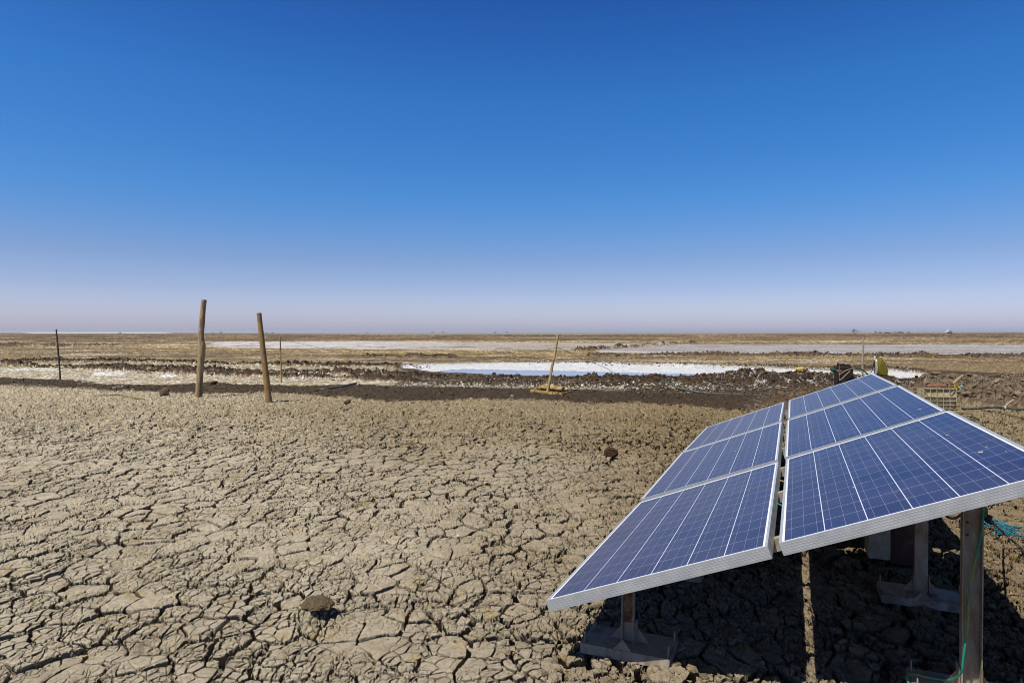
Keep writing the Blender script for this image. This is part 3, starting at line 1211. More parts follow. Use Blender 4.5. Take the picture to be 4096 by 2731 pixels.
def leg(u, v, w_, rusty=False, foot=True, holes=True, openside=-1, yaw=0.0):
    z1 = slope_z(u, v) - .062
    mb = MB()
    cy_, sy_ = math.cos(yaw), math.sin(yaw)
    side = Vector((cy_, sy_, 0))
    face = Vector((-sy_, cy_, 0)) * (-openside)
    channel(mb, Vector((u, v, .035)), Vector((u, v, z1)), w_, w_ * .62, .004, side, face)
    o = mb.build('leg', LEGM, rack)
    if rusty:
        mb = MB()
        mb.box(Vector((u, v, (.13 + z1) / 2)) - face * .0055, (w_ - .0095, .0022, z1 - .13), Matrix((side, face, Vector((0, 0, 1)))).transposed())
        mb.build('rust_coat', RUST, o)
    if holes:
        for k in range(3):
            mb = MB()
            zz = z1 - .05 - k * .05
            p = Vector((u - w_ * .18, v, zz)) + (face * .0006 if openside > 0 else -face * .0046)
            mb.tube([p, p + (face if openside > 0 else -face) * .0012], .006, 8)
            mb.build('bolt_hole', BOXM, o)
    # foot
    if foot:
        mb = MB()
        A, B = .40, .22
        mb.box((u, v, .038), (A, B, .006))
        mb.box((u, v - B / 2 - .002, .018), (A + .004, .005, .040), Matrix.Rotation(R(-12), 3, 'X'))
        mb.box((u - A / 2 - .0035, v, .018), (.005, B - .006, .040))
        mb.box((u + A / 2 + .0035, v, .018), (.005, B - .006, .040))
        mb.box((u, v + B / 2 + .002, .018), (A + .004, .005, .038))
        f = mb.build('base_plate', GALVD, rack)
        for sx in (-1, 1):
            for sy in (-.32, .42):
                mb = MB()
                x0 = u + sx * (A / 2 - .008)
                y0 = v + sy * B
                mb.poly([(x0, y0 - .022, .0414), (x0, y0 + .022, .0414), (x0, y0 + .004, .083), (x0, y0 - .004, .083)], (.004, 0, 0))
                mb.build('fin', GALVD, f)
        mb = MB()
        for sx in (-1, 1):
            x0 = u + sx * (w_ / 2 + .0025)
            mb.poly([(x0, v - w_ * .45, .0414), (x0, v + w_ * .45, .0414), (x0, v + w_ * .40, .14), (x0, v - w_ * .40, .14)], (.004 * sx, 0, 0))
        mb.poly([(u - w_ / 2 - .06, v + .006, .0414), (u + w_ / 2 + .06, v + .006, .0414), (u + w_ / 2, v + .006, .12), (u - w_ / 2, v + .006, .12)], (0, .004, 0))
        mb.build('bracket', GALVD, f)
        mb = MB()
        mb.poly([(u - .05, v - B / 2 + .002, .0414), (u + .035, v - B / 2 + .002, .0414), (u - .005, v - B / 2 + .006, .088)], (0, .003, 0))
        mb.build('gusset', GALVD, f)


def uv_of(x, y):
    d = Vector((x - ORG.x, y - ORG.y, 0))
    return d.dot(HR), d.dot(HA)


u_, v_ = uv_of(.545, 3.08)
leg(u_, v_, .056, rusty=True, holes=False)
u_, v_ = uv_of(1.836, 2.65)
leg(u_, v_, .070, openside=-1)
u_, v_ = uv_of(2.256, 3.645)
leg(u_, v_, .062, openside=1)
UL, VL = uv_of(.545, 3.08)
UH, VH = uv_of(2.256, 3.645)
for k in range(1, 5):
    leg(UL, VL + 1.09 * k, .056, holes=False)
    if k > 1:
        leg(UH, VH + 1.09 * (k - 1) + .1, .062, holes=False)

# controller cabinet in the shade under the panels
REDM = simple('dark_red_paint', (.04, .010, .007), (.07, .018, .012), 12, .55, 0, .2, .003, stain=(.12, .06, .04))
cab = empty('control_cabinet', G(3590, 2262), 'dark red metal cabinet with grey side standing in the shade under the panels', 'cabinet', None, RZ)
mb = MB()
mb.box((.055, .12, .25), (.19, .22, .50), bevel=.006)
mb.build('body', REDM, cab)
mb = MB()
mb.box((-.105, .10, .26), (.125, .24, .46), bevel=.004)
mb.build('side_housing', LEGM, cab)
mb = MB()
mb.box((.055, .0085, .25), (.15, .006, .42), bevel=.002)
d_ = mb.build('door', REDM, cab)
mb = MB()
mb.tube([(.11, .005, .30), (.11, -.012, .30), (.11, -.012, .25), (.11, .005, .25)], .005, 6)
mb.build('handle', BOXM, d_)

# ------------------------------------------------------------------ cables round the panels
GREENW = simple('green_cable', (.004, .20, .14), (.01, .28, .18), 8, .45, bmp=0, stain=(.30, .34, .02))
BLKW = simple('black_cable', (.012, .012, .011), (.03, .028, .025), 20, .55, bmp=0)
HOSE = simple('hose_green_grey', (.045, .06, .05), (.10, .12, .10), 10, .6, bmp=.1)


def cable(name, pts, rad, m, label, cat, group=None, seg=8, k=6):
    mb = MB()
    mb.tube(smooth_path(pts, k), rad, seg)
    o = mb.build(name, m, None, True)
    return tag(o, label, cat, group)


dR = 2.60
cable('earth_wire', [at(3936, 2018, 2.60), at(3932, 2060, 2.600), at(3925, 2140, 2.602), at(3903, 2230, 2.604), at(3893, 2280, 2.604), at(3880, 2340, 2.604), at(3873, 2420, 2.602), at(3872, 2480, 2.600),
                     at(3862, 2555, 2.59), at(3851, 2640, 2.585), at(3843, 2690, 2.59), at(3810, 2716, 2.64), at(3770, 2718, 2.69), at(3700, 2707, 2.73), at(3660, 2698, 2.745), at(3632, 2697, 2.75), at(3622, 2710, 2.735), at(3632, 2730, 2.71), at(3648, 2744, 2.69)],
      .0042, GREENW, 'green and yellow earth wire running down the nearest steel leg and over its foot', 'wire')
cable('gap_wire', [at(3090, 2010, 3.45), at(3108, 2015, 3.42), at(3120, 2019, 3.40), at(3140, 2032, 3.38)], .004, GREENW, 'short green wire showing in the gap between the nearest two panels', 'wire')
cable('panel_cable', [at(3760, 2030, 2.9), at(3776, 2052, 2.9), at(3790, 2068, 2.92), at(3808, 2074, 2.95), at(3832, 2068, 2.98), at(3855, 2050, 3.0), at(3880, 2040, 3.0)], .006, BLKW,
      'black cable sagging in a loop under the nearest panel, left of the leg', 'cable')
conn = empty('cable_connector', at(3960, 2083, 3.15), 'black tee connector hanging on the cable right of the nearest leg', 'connector')
cp = at(3960, 2083, 3.15)


def lp(px, py, d):
    return at(px, py, d) - cp


mb = MB()
mb.tube([lp(3937, 2073, 3.15), lp(3948, 2079, 3.15), lp(3968, 2092, 3.15)], [.010, .013, .012], 8)
mb.build('body', BLKW, conn)
mb = MB()
mb.tube([lp(3956, 2080, 3.14), lp(3962, 2062, 3.14)], [.009, .010], 8)
mb.build('stub', BLKW, conn)
mb = MB()
mb.tube([lp(3939, 2030, 3.15), lp(3944, 2050, 3.15), lp(3942, 2072, 3.15)], .008, 8)
mb.build('sleeve', simple('olive_sleeve', (.07, .10, .01), (.12, .14, .02), 9, .5, bmp=0), conn)
cable('ground_cable', [at(3925, 2056, 3.12), at(3945, 2075, 3.12), at(3968, 2092, 3.16), G(4000, 2120, .16), G(4040, 2155, .10), G(4068, 2180, .03), G(4096, 2205, .02), G(4200, 2290, .01)], .006, BLKW,
      'black cable running from the connector down over the mud to the right edge', 'cable')
cable('tied_cable', [G(4064, 2172, .05), G(4072, 2190, .03), G(4085, 2192, .025), G(4100, 2215, .02), G(4150, 2270, .01)], .005, BLKW, 'second black cable knotted to the first at the right edge', 'cable')

# teal net scrap
TEAL = simple('teal_net', (.006, .10, .15), (.012, .16, .22), 60, .9, bmp=.6, bd=.01)
mb = MB()
rr = random.Random(9)
for k in range(75):
    q = rr.random()
    cx0 = np.interp(q, [0, .35, .7, 1], [3925, 3985, 4030, 4015])
    cy0 = np.interp(q, [0, .35, .7, 1], [2090, 2095, 2112, 2136])
    pts = []
    a0 = rr.uniform(0, 6.3)
    for j in range(5):
        a0 += rr.uniform(-.9, .9)
        if j == 0:
            pp = G(cx0 + rr.gauss(0, 9), cy0 + rr.gauss(0, 6), rr.uniform(.015, .05))
        else:
            pp = pts[-1] + Vector((math.cos(a0) * .035, math.sin(a0) * .035, rr.uniform(-.012, .012)))
            pp.z = max(pp.z, .012)
        pts.append(pp)
    mb.tube(pts, .0024, 4, caps=False)
mb.poly([G(3975, 2092, .02), G(4000, 2089, .03), G(4045, 2108, .035), G(4060, 2122, .02), G(4030, 2118, .04), G(4000, 2102, .03)], (0, 0, .006))
mb.poly([G(3990, 2118, .02), G(4020, 2116, .04), G(4046, 2138, .02), G(4030, 2143, .015), G(3992, 2132, .02)], (0, 0, .006))
tag(mb.build('net_scrap', TEAL), 'frayed scrap of teal fishing net lying on the mud right of the nearest leg', 'net')

# ------------------------------------------------------------------ wooden posts and poles
WOODG = simple('grey_brown_wood', (.24, .16, .07), (.52, .385, .205), 30, .9, 0, .6, .010, (1, 1, .18), stain=(.15, .10, .055))
WOODR = simple('red_brown_wood', (.21, .11, .03), (.47, .29, .11), 34, .9, 0, .6, .010, (1, 1, .25), stain=(.30, .19, .09))
WOODD = simple('dark_stick', (.04, .026, .018), (.09, .06, .04), 40, .9, 0, .4, .004)
WOODY = simple('bamboo', (.27, .19, .06), (.42, .32, .13), 30, .75, 0, .3, .003, (1, 1, .3), stain=(.20, .13, .05))
WOODP = simple('pale_pole', (.26, .21, .14), (.38, .32, .23), 30, .9)


def pole(name, pts, depth, m, label, cat, group=None, jitter=.05, seg=12, k=5, sink=.15):
    P = [at(a, b, depth) for a, b, _ in pts]
    rad = [c / 2 / F * depth for _, _, c in pts]
    P.insert(0, P[0] + (P[0] - P[1]).normalized() * sink)
    rad.insert(0, rad[0])
    path = smooth_path(P, k)
    rads = list(np.interp(np.linspace(0, len(P) - 1, len(path)), range(len(P)), rad))
    mb = MB()
    random.seed(len(label))
    mb.tube([p - P[1] for p in path], rads, seg, jitter)
    o = mb.build(name, m, None, True)
    o.location = P[1]
    return tag(o, label, cat, group)


pole('wooden_post', [(794, 1587, 28), (797, 1545, 26), (799, 1507, 25), (804, 1440, 26), (807, 1405, 27), (809, 1382, 25), (805, 1358, 21), (805, 1329, 21), (809, 1275, 22), (813, 1225, 20), (817, 1197, 20)],
     15.15, WOODG, 'thick crooked grey wooden post, the taller one of the two big posts', 'post', 'wooden posts', .04, 14)
pole('wooden_post', [(1075, 1606, 27), (1068, 1540, 25), (1060, 1470, 23), (1054, 1418, 22), (1047, 1350, 20), (1041, 1300, 19), (1036, 1251, 18)],
     13.97, WOODR, 'straight reddish brown wooden post leaning left, the shorter one of the two big posts', 'post', 'wooden posts', .04, 14)
pole('thin_pole', [(241, 1517, 7), (238, 1470, 6.5), (233, 1410, 6.5), (229, 1360, 6), (225, 1315, 5)], 20.7, WOODD, 'thin dark stick pole standing at the far left in salty mud', 'pole', 'thin poles', .08, 8)
pole('thin_pole', [(1125, 1535, 6.5), (1124, 1470, 6), (1122, 1400, 5.5), (1121, 1346, 5.5)], 19.1, WOODY, 'thin brown pole right behind the leaning reddish post', 'pole', 'thin poles', .08, 8)
pole('thin_pole', [(3450, 1512, 7.5), (3450, 1460, 8), (3449, 1455, 9), (3452, 1400, 7), (3454, 1346, 6.5)], 21.5, WOODP, 'pale thin pole standing between the pump and the yellow jerrycan', 'pole', 'thin poles', .08, 8)


def wire(pts, label, rad=.006, m=BLKW):
    return cable('line_wire', [at(*p) for p in pts], rad, m, label, 'wire', 'wires strung between the poles', 5, 8)


wire([(-60, 1395, 22), (60, 1378, 21.5), (150, 1365, 21), (229, 1353, 20.7)], 'thin wire from the far left pole down to the left edge', .005)
wire([(229, 1353, 20.7), (300, 1366, 20.6), (450, 1386, 20.4), (680, 1394, 20), (900, 1386, 19.5), (1040, 1370, 19.2), (1121, 1360, 19.1)], 'thin wire sagging between the far left pole and the pole by the reddish post', .004)
wire([(1121, 1360, 19.1), (1200, 1372, 18.8), (1380, 1412, 18), (1650, 1444, 17.2), (1900, 1438, 16.6), (2090, 1414, 16), (2221, 1391, 15.7)], 'long thin wire sagging from the brown pole to the leaning bamboo pole', .005)
wire([(2223, 1391, 15.7), (2260, 1402, 15.8), (2337, 1440, 16), (2420, 1470, 16.3), (2490, 1512, 16.6), (2560, 1550, 17)], 'thin wire dropping from the bamboo pole to the mud ridge on the right', .005)

# ------------------------------------------------------------------ wooden drag tool with bamboo handle
OC = simple('ochre_wood', (.34, .21, .05), (.56, .39, .13), 26, .85, 0, .4, .006, (.3, 1, 1), stain=(.12, .06, .025))
base = G(2190, 1572)
tool = empty('salt_rake', base, 'ochre wooden box drag with a roller log and long leaning bamboo handle on dark mud', 'rake')


def W(px, py, h=0.0):
    return G(px, py, h) - base


def board(a, b_, h, t_):
    a = Vector(a)
    b_ = Vector(b_)
    d = (b_ - a)
    L = d.length
    ex = d.normalized()
    ey = Vector((0, 0, 1)).cross(ex)
    if ey.length < .01:
        ey = Vector((0, 1, 0))
    ey.normalize()
    ez = ex.cross(ey)
    mb = MB()
    mb.box((a + b_) / 2 + Vector((0, 0, h / 2)), (L, t_, h), Matrix((ex, ey, ez)).transposed(), .004)
    return mb


p0, p1, p2, p3 = W(2124, 1571), W(2168, 1577), W(2212, 1582), W(2250, 1586)
for a, b_ in ((p0, p1), (p1, p2), (p2, p3)):
    e = (b_ - a).normalized() * .008
    board(a + e, b_ - e, .085, .05).build('front_board', OC, tool)
q0, q1 = W(2158, 1560), W(2286, 1570)
board(p0 + Vector((0, .04, .03)), q0, .05, .035).build('side_board', OC, tool)
board(p3 + Vector((0.0, .04, .03)), q1, .05, .035).build('side_board', OC, tool)
mb = MB()
a, b_ = W(2163, 1568) + Vector((0, .06, .115)), W(2272, 1572) + Vector((0, .06, .075))
mb.tube([a.lerp(b_, k / 8) for k in range(9)], [.055, .062, .066, .068, .068, .068, .066, .06, .05], 12, .04)
lg = mb.build('log', OC, tool, True)
mb = MB()
c_ = a.lerp(b_, .31)
dd_ = (b_ - a).normalized()
mb.tube([c_ - dd_ * .012, c_ + dd_ * .012], .073, 14)
mb.build('strap', BLKW, lg)
for s_ in (p3, p3 - Vector((.09, .0, 0))):
    mb = MB()
    mb.box(s_ + Vector((-.01, -.035, .055)), (.035, .02, .115), None, .002)
    mb.build('bracket', RUST, tool)
mb = MB()
h0 = W(2188, 1578, .0)
top_ = at(2233, 1338, base.y) - base
hp = [h0.lerp(top_, k / 10) + Vector((.004 * math.sin(k * 1.1), 0, 0)) for k in range(11)]
mb.tube(hp, list(np.linspace(.037, .028, 11)), 10, .05)
mb.build('handle', WOODY, tool, True)

# ------------------------------------------------------------------ things lying about
cable('flat_hose', [G(1280, 1558, .03), G(1300, 1555, .05), G(1340, 1549, .04), G(1370, 1544, .05), G(1395, 1538, .06), G(1425, 1532, .07)], .03, HOSE,
      'flat grey hose end lying across the dark strip right of the posts', 'hose')
cable('water_hose', [G(2648, 1528, .18), G(2664, 1530, .20), G(2690, 1541, .14), G(2712, 1552, .09), G(2745, 1560, .06), G(2800, 1570, .05), G(2860, 1575, .04), G(2940, 1577, .04), G(2985, 1583, .03), G(3040, 1583, .03), G(3090, 1578, .03)], .024, HOSE,
      'long grey green water hose winding down the mud bank left of the panels', 'hose')
mb = MB()
mb.tube(smooth_path([G(398, 1577, .03), G(440, 1578, .035), G(482, 1576, .035), G(520, 1584, .025), G(560, 1591, .03), G(578, 1594, .02)], 4), .014, 6, .15)
tag(mb.build('dry_branch', WOODY), 'thin yellowish bent branch on the mud left of the tall grey post', 'branch')
mb = MB()
mb.poly([G(420, 1554, .02), G(455, 1547, .03), G(492, 1541, .02), G(492, 1545, .02), G(455, 1554, .03), G(425, 1558, .02)], (0, 0, .012))
tag(mb.build('plastic_sheet', simple('pale_sheet', (.5, .46, .4), (.6, .57, .5), 9, .6)), 'pale torn sheet lying on the dark mud strip at the left', 'sheet')


def clod_thing(px, py, w_, h_, c, label, seed):
    g_ = G(px, py)
    z0 = float(np.percentile(terrain(g_.x + np.linspace(-.06, .06, 9), np.full(9, g_.y), False), 75))
    r_ = np.random.RandomState(seed)
    bm = bmesh.new()
    bmesh.ops.create_icosphere(bm, subdivisions=4, radius=1)
    V = np.array([v.co[:] for v in bm.verts])
    Fc = np.array([[v.index for v in f.verts] for f in bm.faces])
    bm.free()
    for _ in range(8):
        n_ = r_.normal(size=3)
        n_ /= np.linalg.norm(n_)
        hh = r_.uniform(.5, .85)
        s = V @ n_
        m_ = s > hh
        V[m_] -= np.outer(s[m_] - hh, n_)
    dsp = fbm(V[:, 0] * 2.4 + V[:, 2] + seed, V[:, 1] * 2.4 - V[:, 2] * 1.7, 5, .7)
    V *= (1 + .38 * dsp)[:, None]
    V *= np.array([w_ / 2, w_ / 2 * .8, h_ * .62])
    V[:, 2] += h_ * .34
    me = tri_mesh('mud_clod', V, Fc, np.tile(np.array([*c, 0]), (len(V), 1)))
    o = link('mud_clod', me, MUD)
    o.location = (g_.x, g_.y, z0)
    return tag(o, label, 'clod', 'single clods of mud')


clod_thing(655, 1581, .27, .19, alb(120, 102, 78), 'rough brown lump of mud on the ground left of the tall grey post', 3)
clod_thing(1256, 2484, .185, .048, alb(118, 101, 76), 'low rough mound of crumbly mud alone on the nearest cracked ground', 31)
clod_thing(2448, 1846, .17, .12, alb(84, 62, 42), 'dark clod alone on the cracked mud left of the solar panels', 5)
clod_thing(856, 1541, .22, .09, alb(80, 60, 44), 'flat dark clod on the dark strip right of the tall grey post', 8)
clod_thing(1388, 1614, .18, .10, alb(104, 82, 56), 'dark brown clod on the dry mud beyond the shadow of the leaning post', 11)
clod_thing(2050, 1596, .08, .06, alb(190, 180, 160), 'small pale lump on the dark strip left of the wooden drag', 14)
clod_thing(1976, 1500, .14, .11, alb(60, 44, 34), 'small black clod at the near edge of the brine', 17)
clod_thing(2478, 1388, .9, .42, alb(62, 46, 36), 'dark clod heap on the divider between the far pans', 19)

# yellow sack by the pan
SACK = simple('yellow_plastic', (.55, .36, .03), (.70, .50, .08), 8, .45, bmp=.5, bd=.02)
sk = G(3201, 1480)
mb = MB()
mb.tube([(-.20, 0, .05), (-.17, 0, .07), (-.06, 0, .085), (.07, 0, .10), (.16, 0, .075), (.21, 0, .04)], [.03, .075, .10, .11, .08, .03], 12, .10)
o = mb.build('yellow_sack', SACK, None, True)
o.location = sk + Vector((0, 0, -.01))
o.rotation_euler = (0, 0, R(-6))
o.scale = (.72, .6, .62)
tag(o, 'crumpled yellow plastic sack lying on the far edge of the white salt pan', 'sack')
# rusty blade on far bund
bl = G(3162, 1428, .1)
mb = MB()
mb.poly([(-.06, 0, 0), (.07, 0, 0), (.05, 0, .12), (-.02, 0, .27), (-.05, 0, .26)], (0, .02, 0))
o = mb.build('rusty_spike', RUST)
o.location = bl
tag(o, 'rusty pointed spike sticking up from the far mud bank', 'spike')

# ------------------------------------------------------------------ pump set
DK = simple('oily_black_iron', (.012, .010, .009), (.04, .030, .025), 22, .6, .3, .3, .004, stain=(.07, .035, .018))
GRN = simple('dark_green_paint', (.005, .05, .028), (.015, .085, .045), 12, .5, 0, .1, .002)
PIPE = simple('pinkish_rust_pipe', (.26, .12, .08), (.36, .19, .13), 15, .8)
PD = 16.6
pb = at(3381, 1545, PD)
pb.z = 0
pump = empty('diesel_pump', pb, 'black oily diesel pump set with green elbow pipe standing behind the panels', 'pump')


def Q(px, py, dy=0.0):
    return at(px, py, PD + dy) - pb


mb = MB()
a, b_ = Q(3361, 1468), Q(3412, 1545)
cx_, cz_ = (a.x + b_.x) / 2, (a.z + 0) / 2
mb.box((cx_, .16, a.z / 2), (b_.x - a.x, .34, a.z), None, .012)
mb.build('engine_block', DK, pump)
mb = MB()
for (px_, w_, h_) in ((3362, 8, 14), (3374, 10, 9), (3382, 12, 12), (3394, 9, 8), (3401, 10, 10)):
    g_ = Q(px_, 1468)
    mb.tube([(g_.x, .12, g_.z - .02), (g_.x, .12, g_.z + h_ / F * PD)], w_ / 2 / F * PD, 8, .15)
g1, g2 = Q(3356, 1455), Q(3408, 1466)
mb.tube([(g1.x, .1, g1.z), (g1.x + .12, .12, g1.z - .03), (g2.x, .1, g2.z)], .016, 7)
mb.build('valve_gear', DK, pump)
mb = MB()
g1, g2 = Q(3355, 1457), Q(3356, 1520)
mb.tube([(g1.x, -.03, g1.z), (g2.x, -.03, g2.z)], .012, 6)
mb.build('mount_bar', RUST, pump)
mb = MB()
c_ = Q(3388, 1520)
mb.tube([(c_.x, -.075, c_.z), (c_.x, -.02, c_.z)], .15, 20)
mb.build('flywheel', DK, pump)
mb = MB()
mb.tube([Q(3338, 1483), Q(3350, 1486), Q(3364, 1486)], [.033, .031, .030], 10)
op = mb.build('outlet_pipe', PIPE, pump, True)
mb = MB()
mb.tube(smooth_path([Q(3326, 1472), Q(3329, 1478), Q(3335, 1483), Q(3344, 1482)], 3), [.030, .036, .044, .050, .055, .056, .054, .050, .046, .040][:10], 10)
mb.build('elbow', GRN, op, True)
mb = MB()
mb.tube([Q(3356, 1500, -.16), Q(3380, 1484, -.16), Q(3417, 1471, -.14)], .010, 6)
mb.build('strut', WOODP, pump)
mb = MB()
mb.tube([Q(3358, 1523, -.17), Q(3376, 1508, -.17), Q(3400, 1484, -.15)], .010, 6)
mb.build('strut', WOODP, pump)
mb = MB()
mb.box((cx_, .16, .02), (.46, .5, .04), None, .005)
mb.build('skid', RUST, pump)
cable('fuel_hose', [at(3412, 1474, PD), at(3432, 1474, PD), at(3450, 1481, PD), at(3462, 1490, PD), at(3470, 1498, PD), at(3474, 1520, PD)], .017, GRN, 'dark green hose arching from the pump towards the panels', 'hose')
cable('fuel_line', [at(3420, 1474, PD - .1), at(3440, 1486, PD - .1), at(3458, 1496, PD - .1), at(3478, 1495, PD - .1), at(3488, 1483, PD - .1), at(3494, 1460, PD - .1), at(3497, 1440, PD - .1)], .007, BLKW, 'thin black fuel line looping from the pump up to the hung jerrycan', 'hose')

# jerrycan on its stake
JM, jt, jb = new_mat('yellow_green_plastic')
jn = noise(jt, 9, 4, .6, objco(jt))
jt.links.new(mixc(jt, jn, (.10, .08, .004), (.18, .145, .008)), jb.inputs['Base Color'])
jb.inputs['Roughness'].default_value = .35
JW = simple('milky_plastic', (.55, .52, .42), (.68, .66, .58), 10, .5, bmp=0)
JD = 16.3
jb0 = at(3528, 1507, JD)
jc = empty('jerrycan', jb0, 'yellow green oil jerrycan hung upside down with white edges, right of the pump', 'jerrycan')


def J(px, py, dy=0.0):
    return at(px, py, JD + dy) - jb0


def outline_body(mb, pts, y0, y1, inset=.8, dy=.05):
    c = sum((J(*p) for p in pts), Vector()) / len(pts)
    rings = []
    for (yy, k) in ((y0, inset), (y0 + dy, 1), (y1 - dy, 1), (y1, inset)):
        ring = []
        for p in pts:
            q_ = c + (J(*p) - c) * k
            ring.append(mb.bm.verts.new((q_.x, yy, q_.z)))
        rings.append(ring)
    n_ = len(pts)
    for a, b_ in zip(rings, rings[1:]):
        for i in range(n_):
            mb.bm.faces.new((a[i], a[(i + 1) % n_], b_[(i + 1) % n_], b_[i]))
    mb.bm.faces.new(rings[0])
    mb.bm.faces.new(rings[-1][::-1])


mb = MB()
outline_body(mb, [(3512, 1440), (3516, 1431), (3522, 1431), (3530, 1441), (3538, 1455), (3543, 1470), (3546, 1488), (3544, 1499), (3536, 1505), (3524, 1506), (3514, 1501), (3509, 1480), (3508, 1460)], -.10, .12, .82, .035)
mb.build('body', JM, jc, True)
mb = MB()
mb.tube(smooth_path([J(3520, 1429), J(3530, 1435), J(3539, 1450), J(3545, 1468), J(3549, 1484), J(3549, 1492)], 3), [.018] * 8 + [.022] * 8, 8)
mb.build('edge', JW, jc, True)
mb = MB()
outline_body(mb, [(3499, 1442), (3505, 1438), (3506, 1462), (3511, 1496), (3502, 1496), (3500, 1470)], -.05, .08, .85, .02)
mb.build('side_face', JW, jc, True)
mb = MB()
mb.tube([J(3500, 1442), J(3499, 1432), J(3500, 1425)], [.028, .024, .016], 9)
mb.build('cap', JW, jc, True)
mb = MB()
mb.tube([J(3496, 1470), J(3498, 1440)], [.03, .018], 8)
mb.build('tap', DK, jc, True)
pole('thin_pole', [(3516, 1560, 8), (3512, 1500, 7), (3508, 1428, 6)], JD + .25, WOODD, 'dark stake behind the yellow jerrycan that carries it', 'pole', 'thin poles', .05, 8)

# ------------------------------------------------------------------ plastic crate and odds
CRM = simple('dirty_cream_plastic', (.40, .31, .15), (.62, .54, .36), 18, .6, 0, .3, .003, stain=(.30, .22, .09))
cb = G(3762, 1644)
crate = empty('plastic_crate', cb, 'dirty cream plastic crate standing on its side right of the middle panels', 'crate')
Wc, Hc, Dc = .555, .385, .33


def crate_geo():
    mb = MB()
    # base grid facing the camera (local -y)
    for k in range(6):
        x = -Wc / 2 + Wc * k / 5
        mb.box((x * .985, .012, Hc / 2), (.008, .024, Hc))
    for z_, t_ in ((0.006, .012), (.075, .010), (.15, .010), (.225, .012), (Hc - .008, .016)):
        mb.box((0, .0125, z_), (Wc + .002, .027, t_))
    return mb


crate_geo().build('base_grid', CRM, crate)
mb = MB()
mb.box((0, .034, Hc / 2), (Wc - .012, .006, Hc - .006))
mb.build('floor_panel', CRM, crate)
for s_ in (-1, 1):
    mb = MB()
    for k in range(6):
        mb.box((s_ * (Wc / 2 - .004), .05 + k * .054, Hc / 2), (.007, .022, Hc - .01))
    for z_ in (.012, .13, .25, Hc - .012):
        mb.box((s_ * (Wc / 2 - .0075), .19, z_), (.006, .30, .018))
    mb.build('end_wall', CRM, crate)
mb = MB()
for z_ in (-.001, Hc + .001):
    for k in range(10):
        mb.box((-Wc / 2 + .03 + k * (Wc - .06) / 9, .19, z_), (.02, .30, .006))
    mb.box((0, .05, z_), (Wc, .02, .0085))
    mb.box((0, .34, z_), (Wc, .025, .0085))
mb.build('side_wall', CRM, crate)
for (x_, z_, a_) in ((-.245, .315, 45), (.215, .315, -45), (.215, .055, 45)):
    mb = MB()
    mb.box((x_, .010, z_), (.08, .012, .008), Matrix.Rotation(R(a_), 3, 'Y'))
    mb.build('corner_rib', CRM, crate)
crate.rotation_euler = (R(-4), 0, R(-11))
crate.location = cb + Vector((-.0, 0, .035))
PLK = simple('weathered_plank', (.16, .11, .06), (.30, .22, .13), 24, .9, 0, .4, .004, (.3, 1, 1))
mb = MB()
ctr = G(3800, 1656)
mb.box((ctr.x + .05, ctr.y + .15, .022), (.62, .14, .026), Matrix.Rotation(R(-8), 3, 'Z'), .003)
tag(mb.build('wooden_plank', PLK), 'brown plank lying under the plastic crate', 'plank', 'planks under the crate')
mb = MB()
mb.box((ctr.x + .13, ctr.y - .06, .020), (.40, .10, .024), Matrix.Rotation(R(-14), 3, 'Z'), .003)
tag(mb.build('wooden_plank', PLK), 'short brown plank on the mud just in front of the crate', 'plank', 'planks under the crate')
RP = RUST
# pipe on crate
e = G(3740, 1560, .40)
dpt = cb.y + .15
mb = MB()
mb.tube([at(3706, 1548, dpt), at(3720, 1547, dpt), at(3745, 1549, dpt), at(3756, 1553, dpt)], [.042, .045, .043, .040], 12, .03)
mb.tube([at(3728, 1545, dpt + .1), at(3755, 1546, dpt + .1), at(3778, 1548, dpt + .1)], [.045, .052, .048], 12, .04)
tag(mb.build('rusty_pipe', simple('pinkish_rust', (.13, .055, .025), (.24, .12, .06), 18, .85), None, True), 'rusty bent pipe piece lying on top of the plastic crate', 'pipe')
mb = MB()
mb.tube([at(3797, 1562, dpt), at(3797, 1532, dpt)], [.035, .03], 9, .05)
mb.tube([at(3786, 1538, dpt), at(3808, 1534, dpt)], [.022, .022], 8, .05)
tag(mb.build('rusty_valve', RUST, None, True), 'orange rusty tee shaped valve standing on the crate', 'valve')
mb = MB()
sd_ = 14.6
mb.tube([at(3812, 1538, sd_), at(3830, 1521, sd_), at(3852, 1504, sd_)], [.033, .036, .034], 8, .06)
tag(mb.build('wooden_stake', WOODG, None, True), 'short thick stake slanting out of the mud behind the crate', 'stake')


def rag(pts, c1, c2, label):
    mb = MB()
    mb.poly(pts, (0, .01, .012))
    bmesh.ops.subdivide_edges(mb.bm, edges=mb.bm.edges[:], cuts=2, use_grid_fill=True)
    rr_ = random.Random(3)
    for v in mb.bm.verts:
        v.co.z += rr_.uniform(-.008, .012)
        v.co.y += rr_.uniform(-.012, .012)
    tag(mb.build('plastic_rag', simple('rag_' + label.split()[0], c1, c2, 12, .6)), label, 'rag')


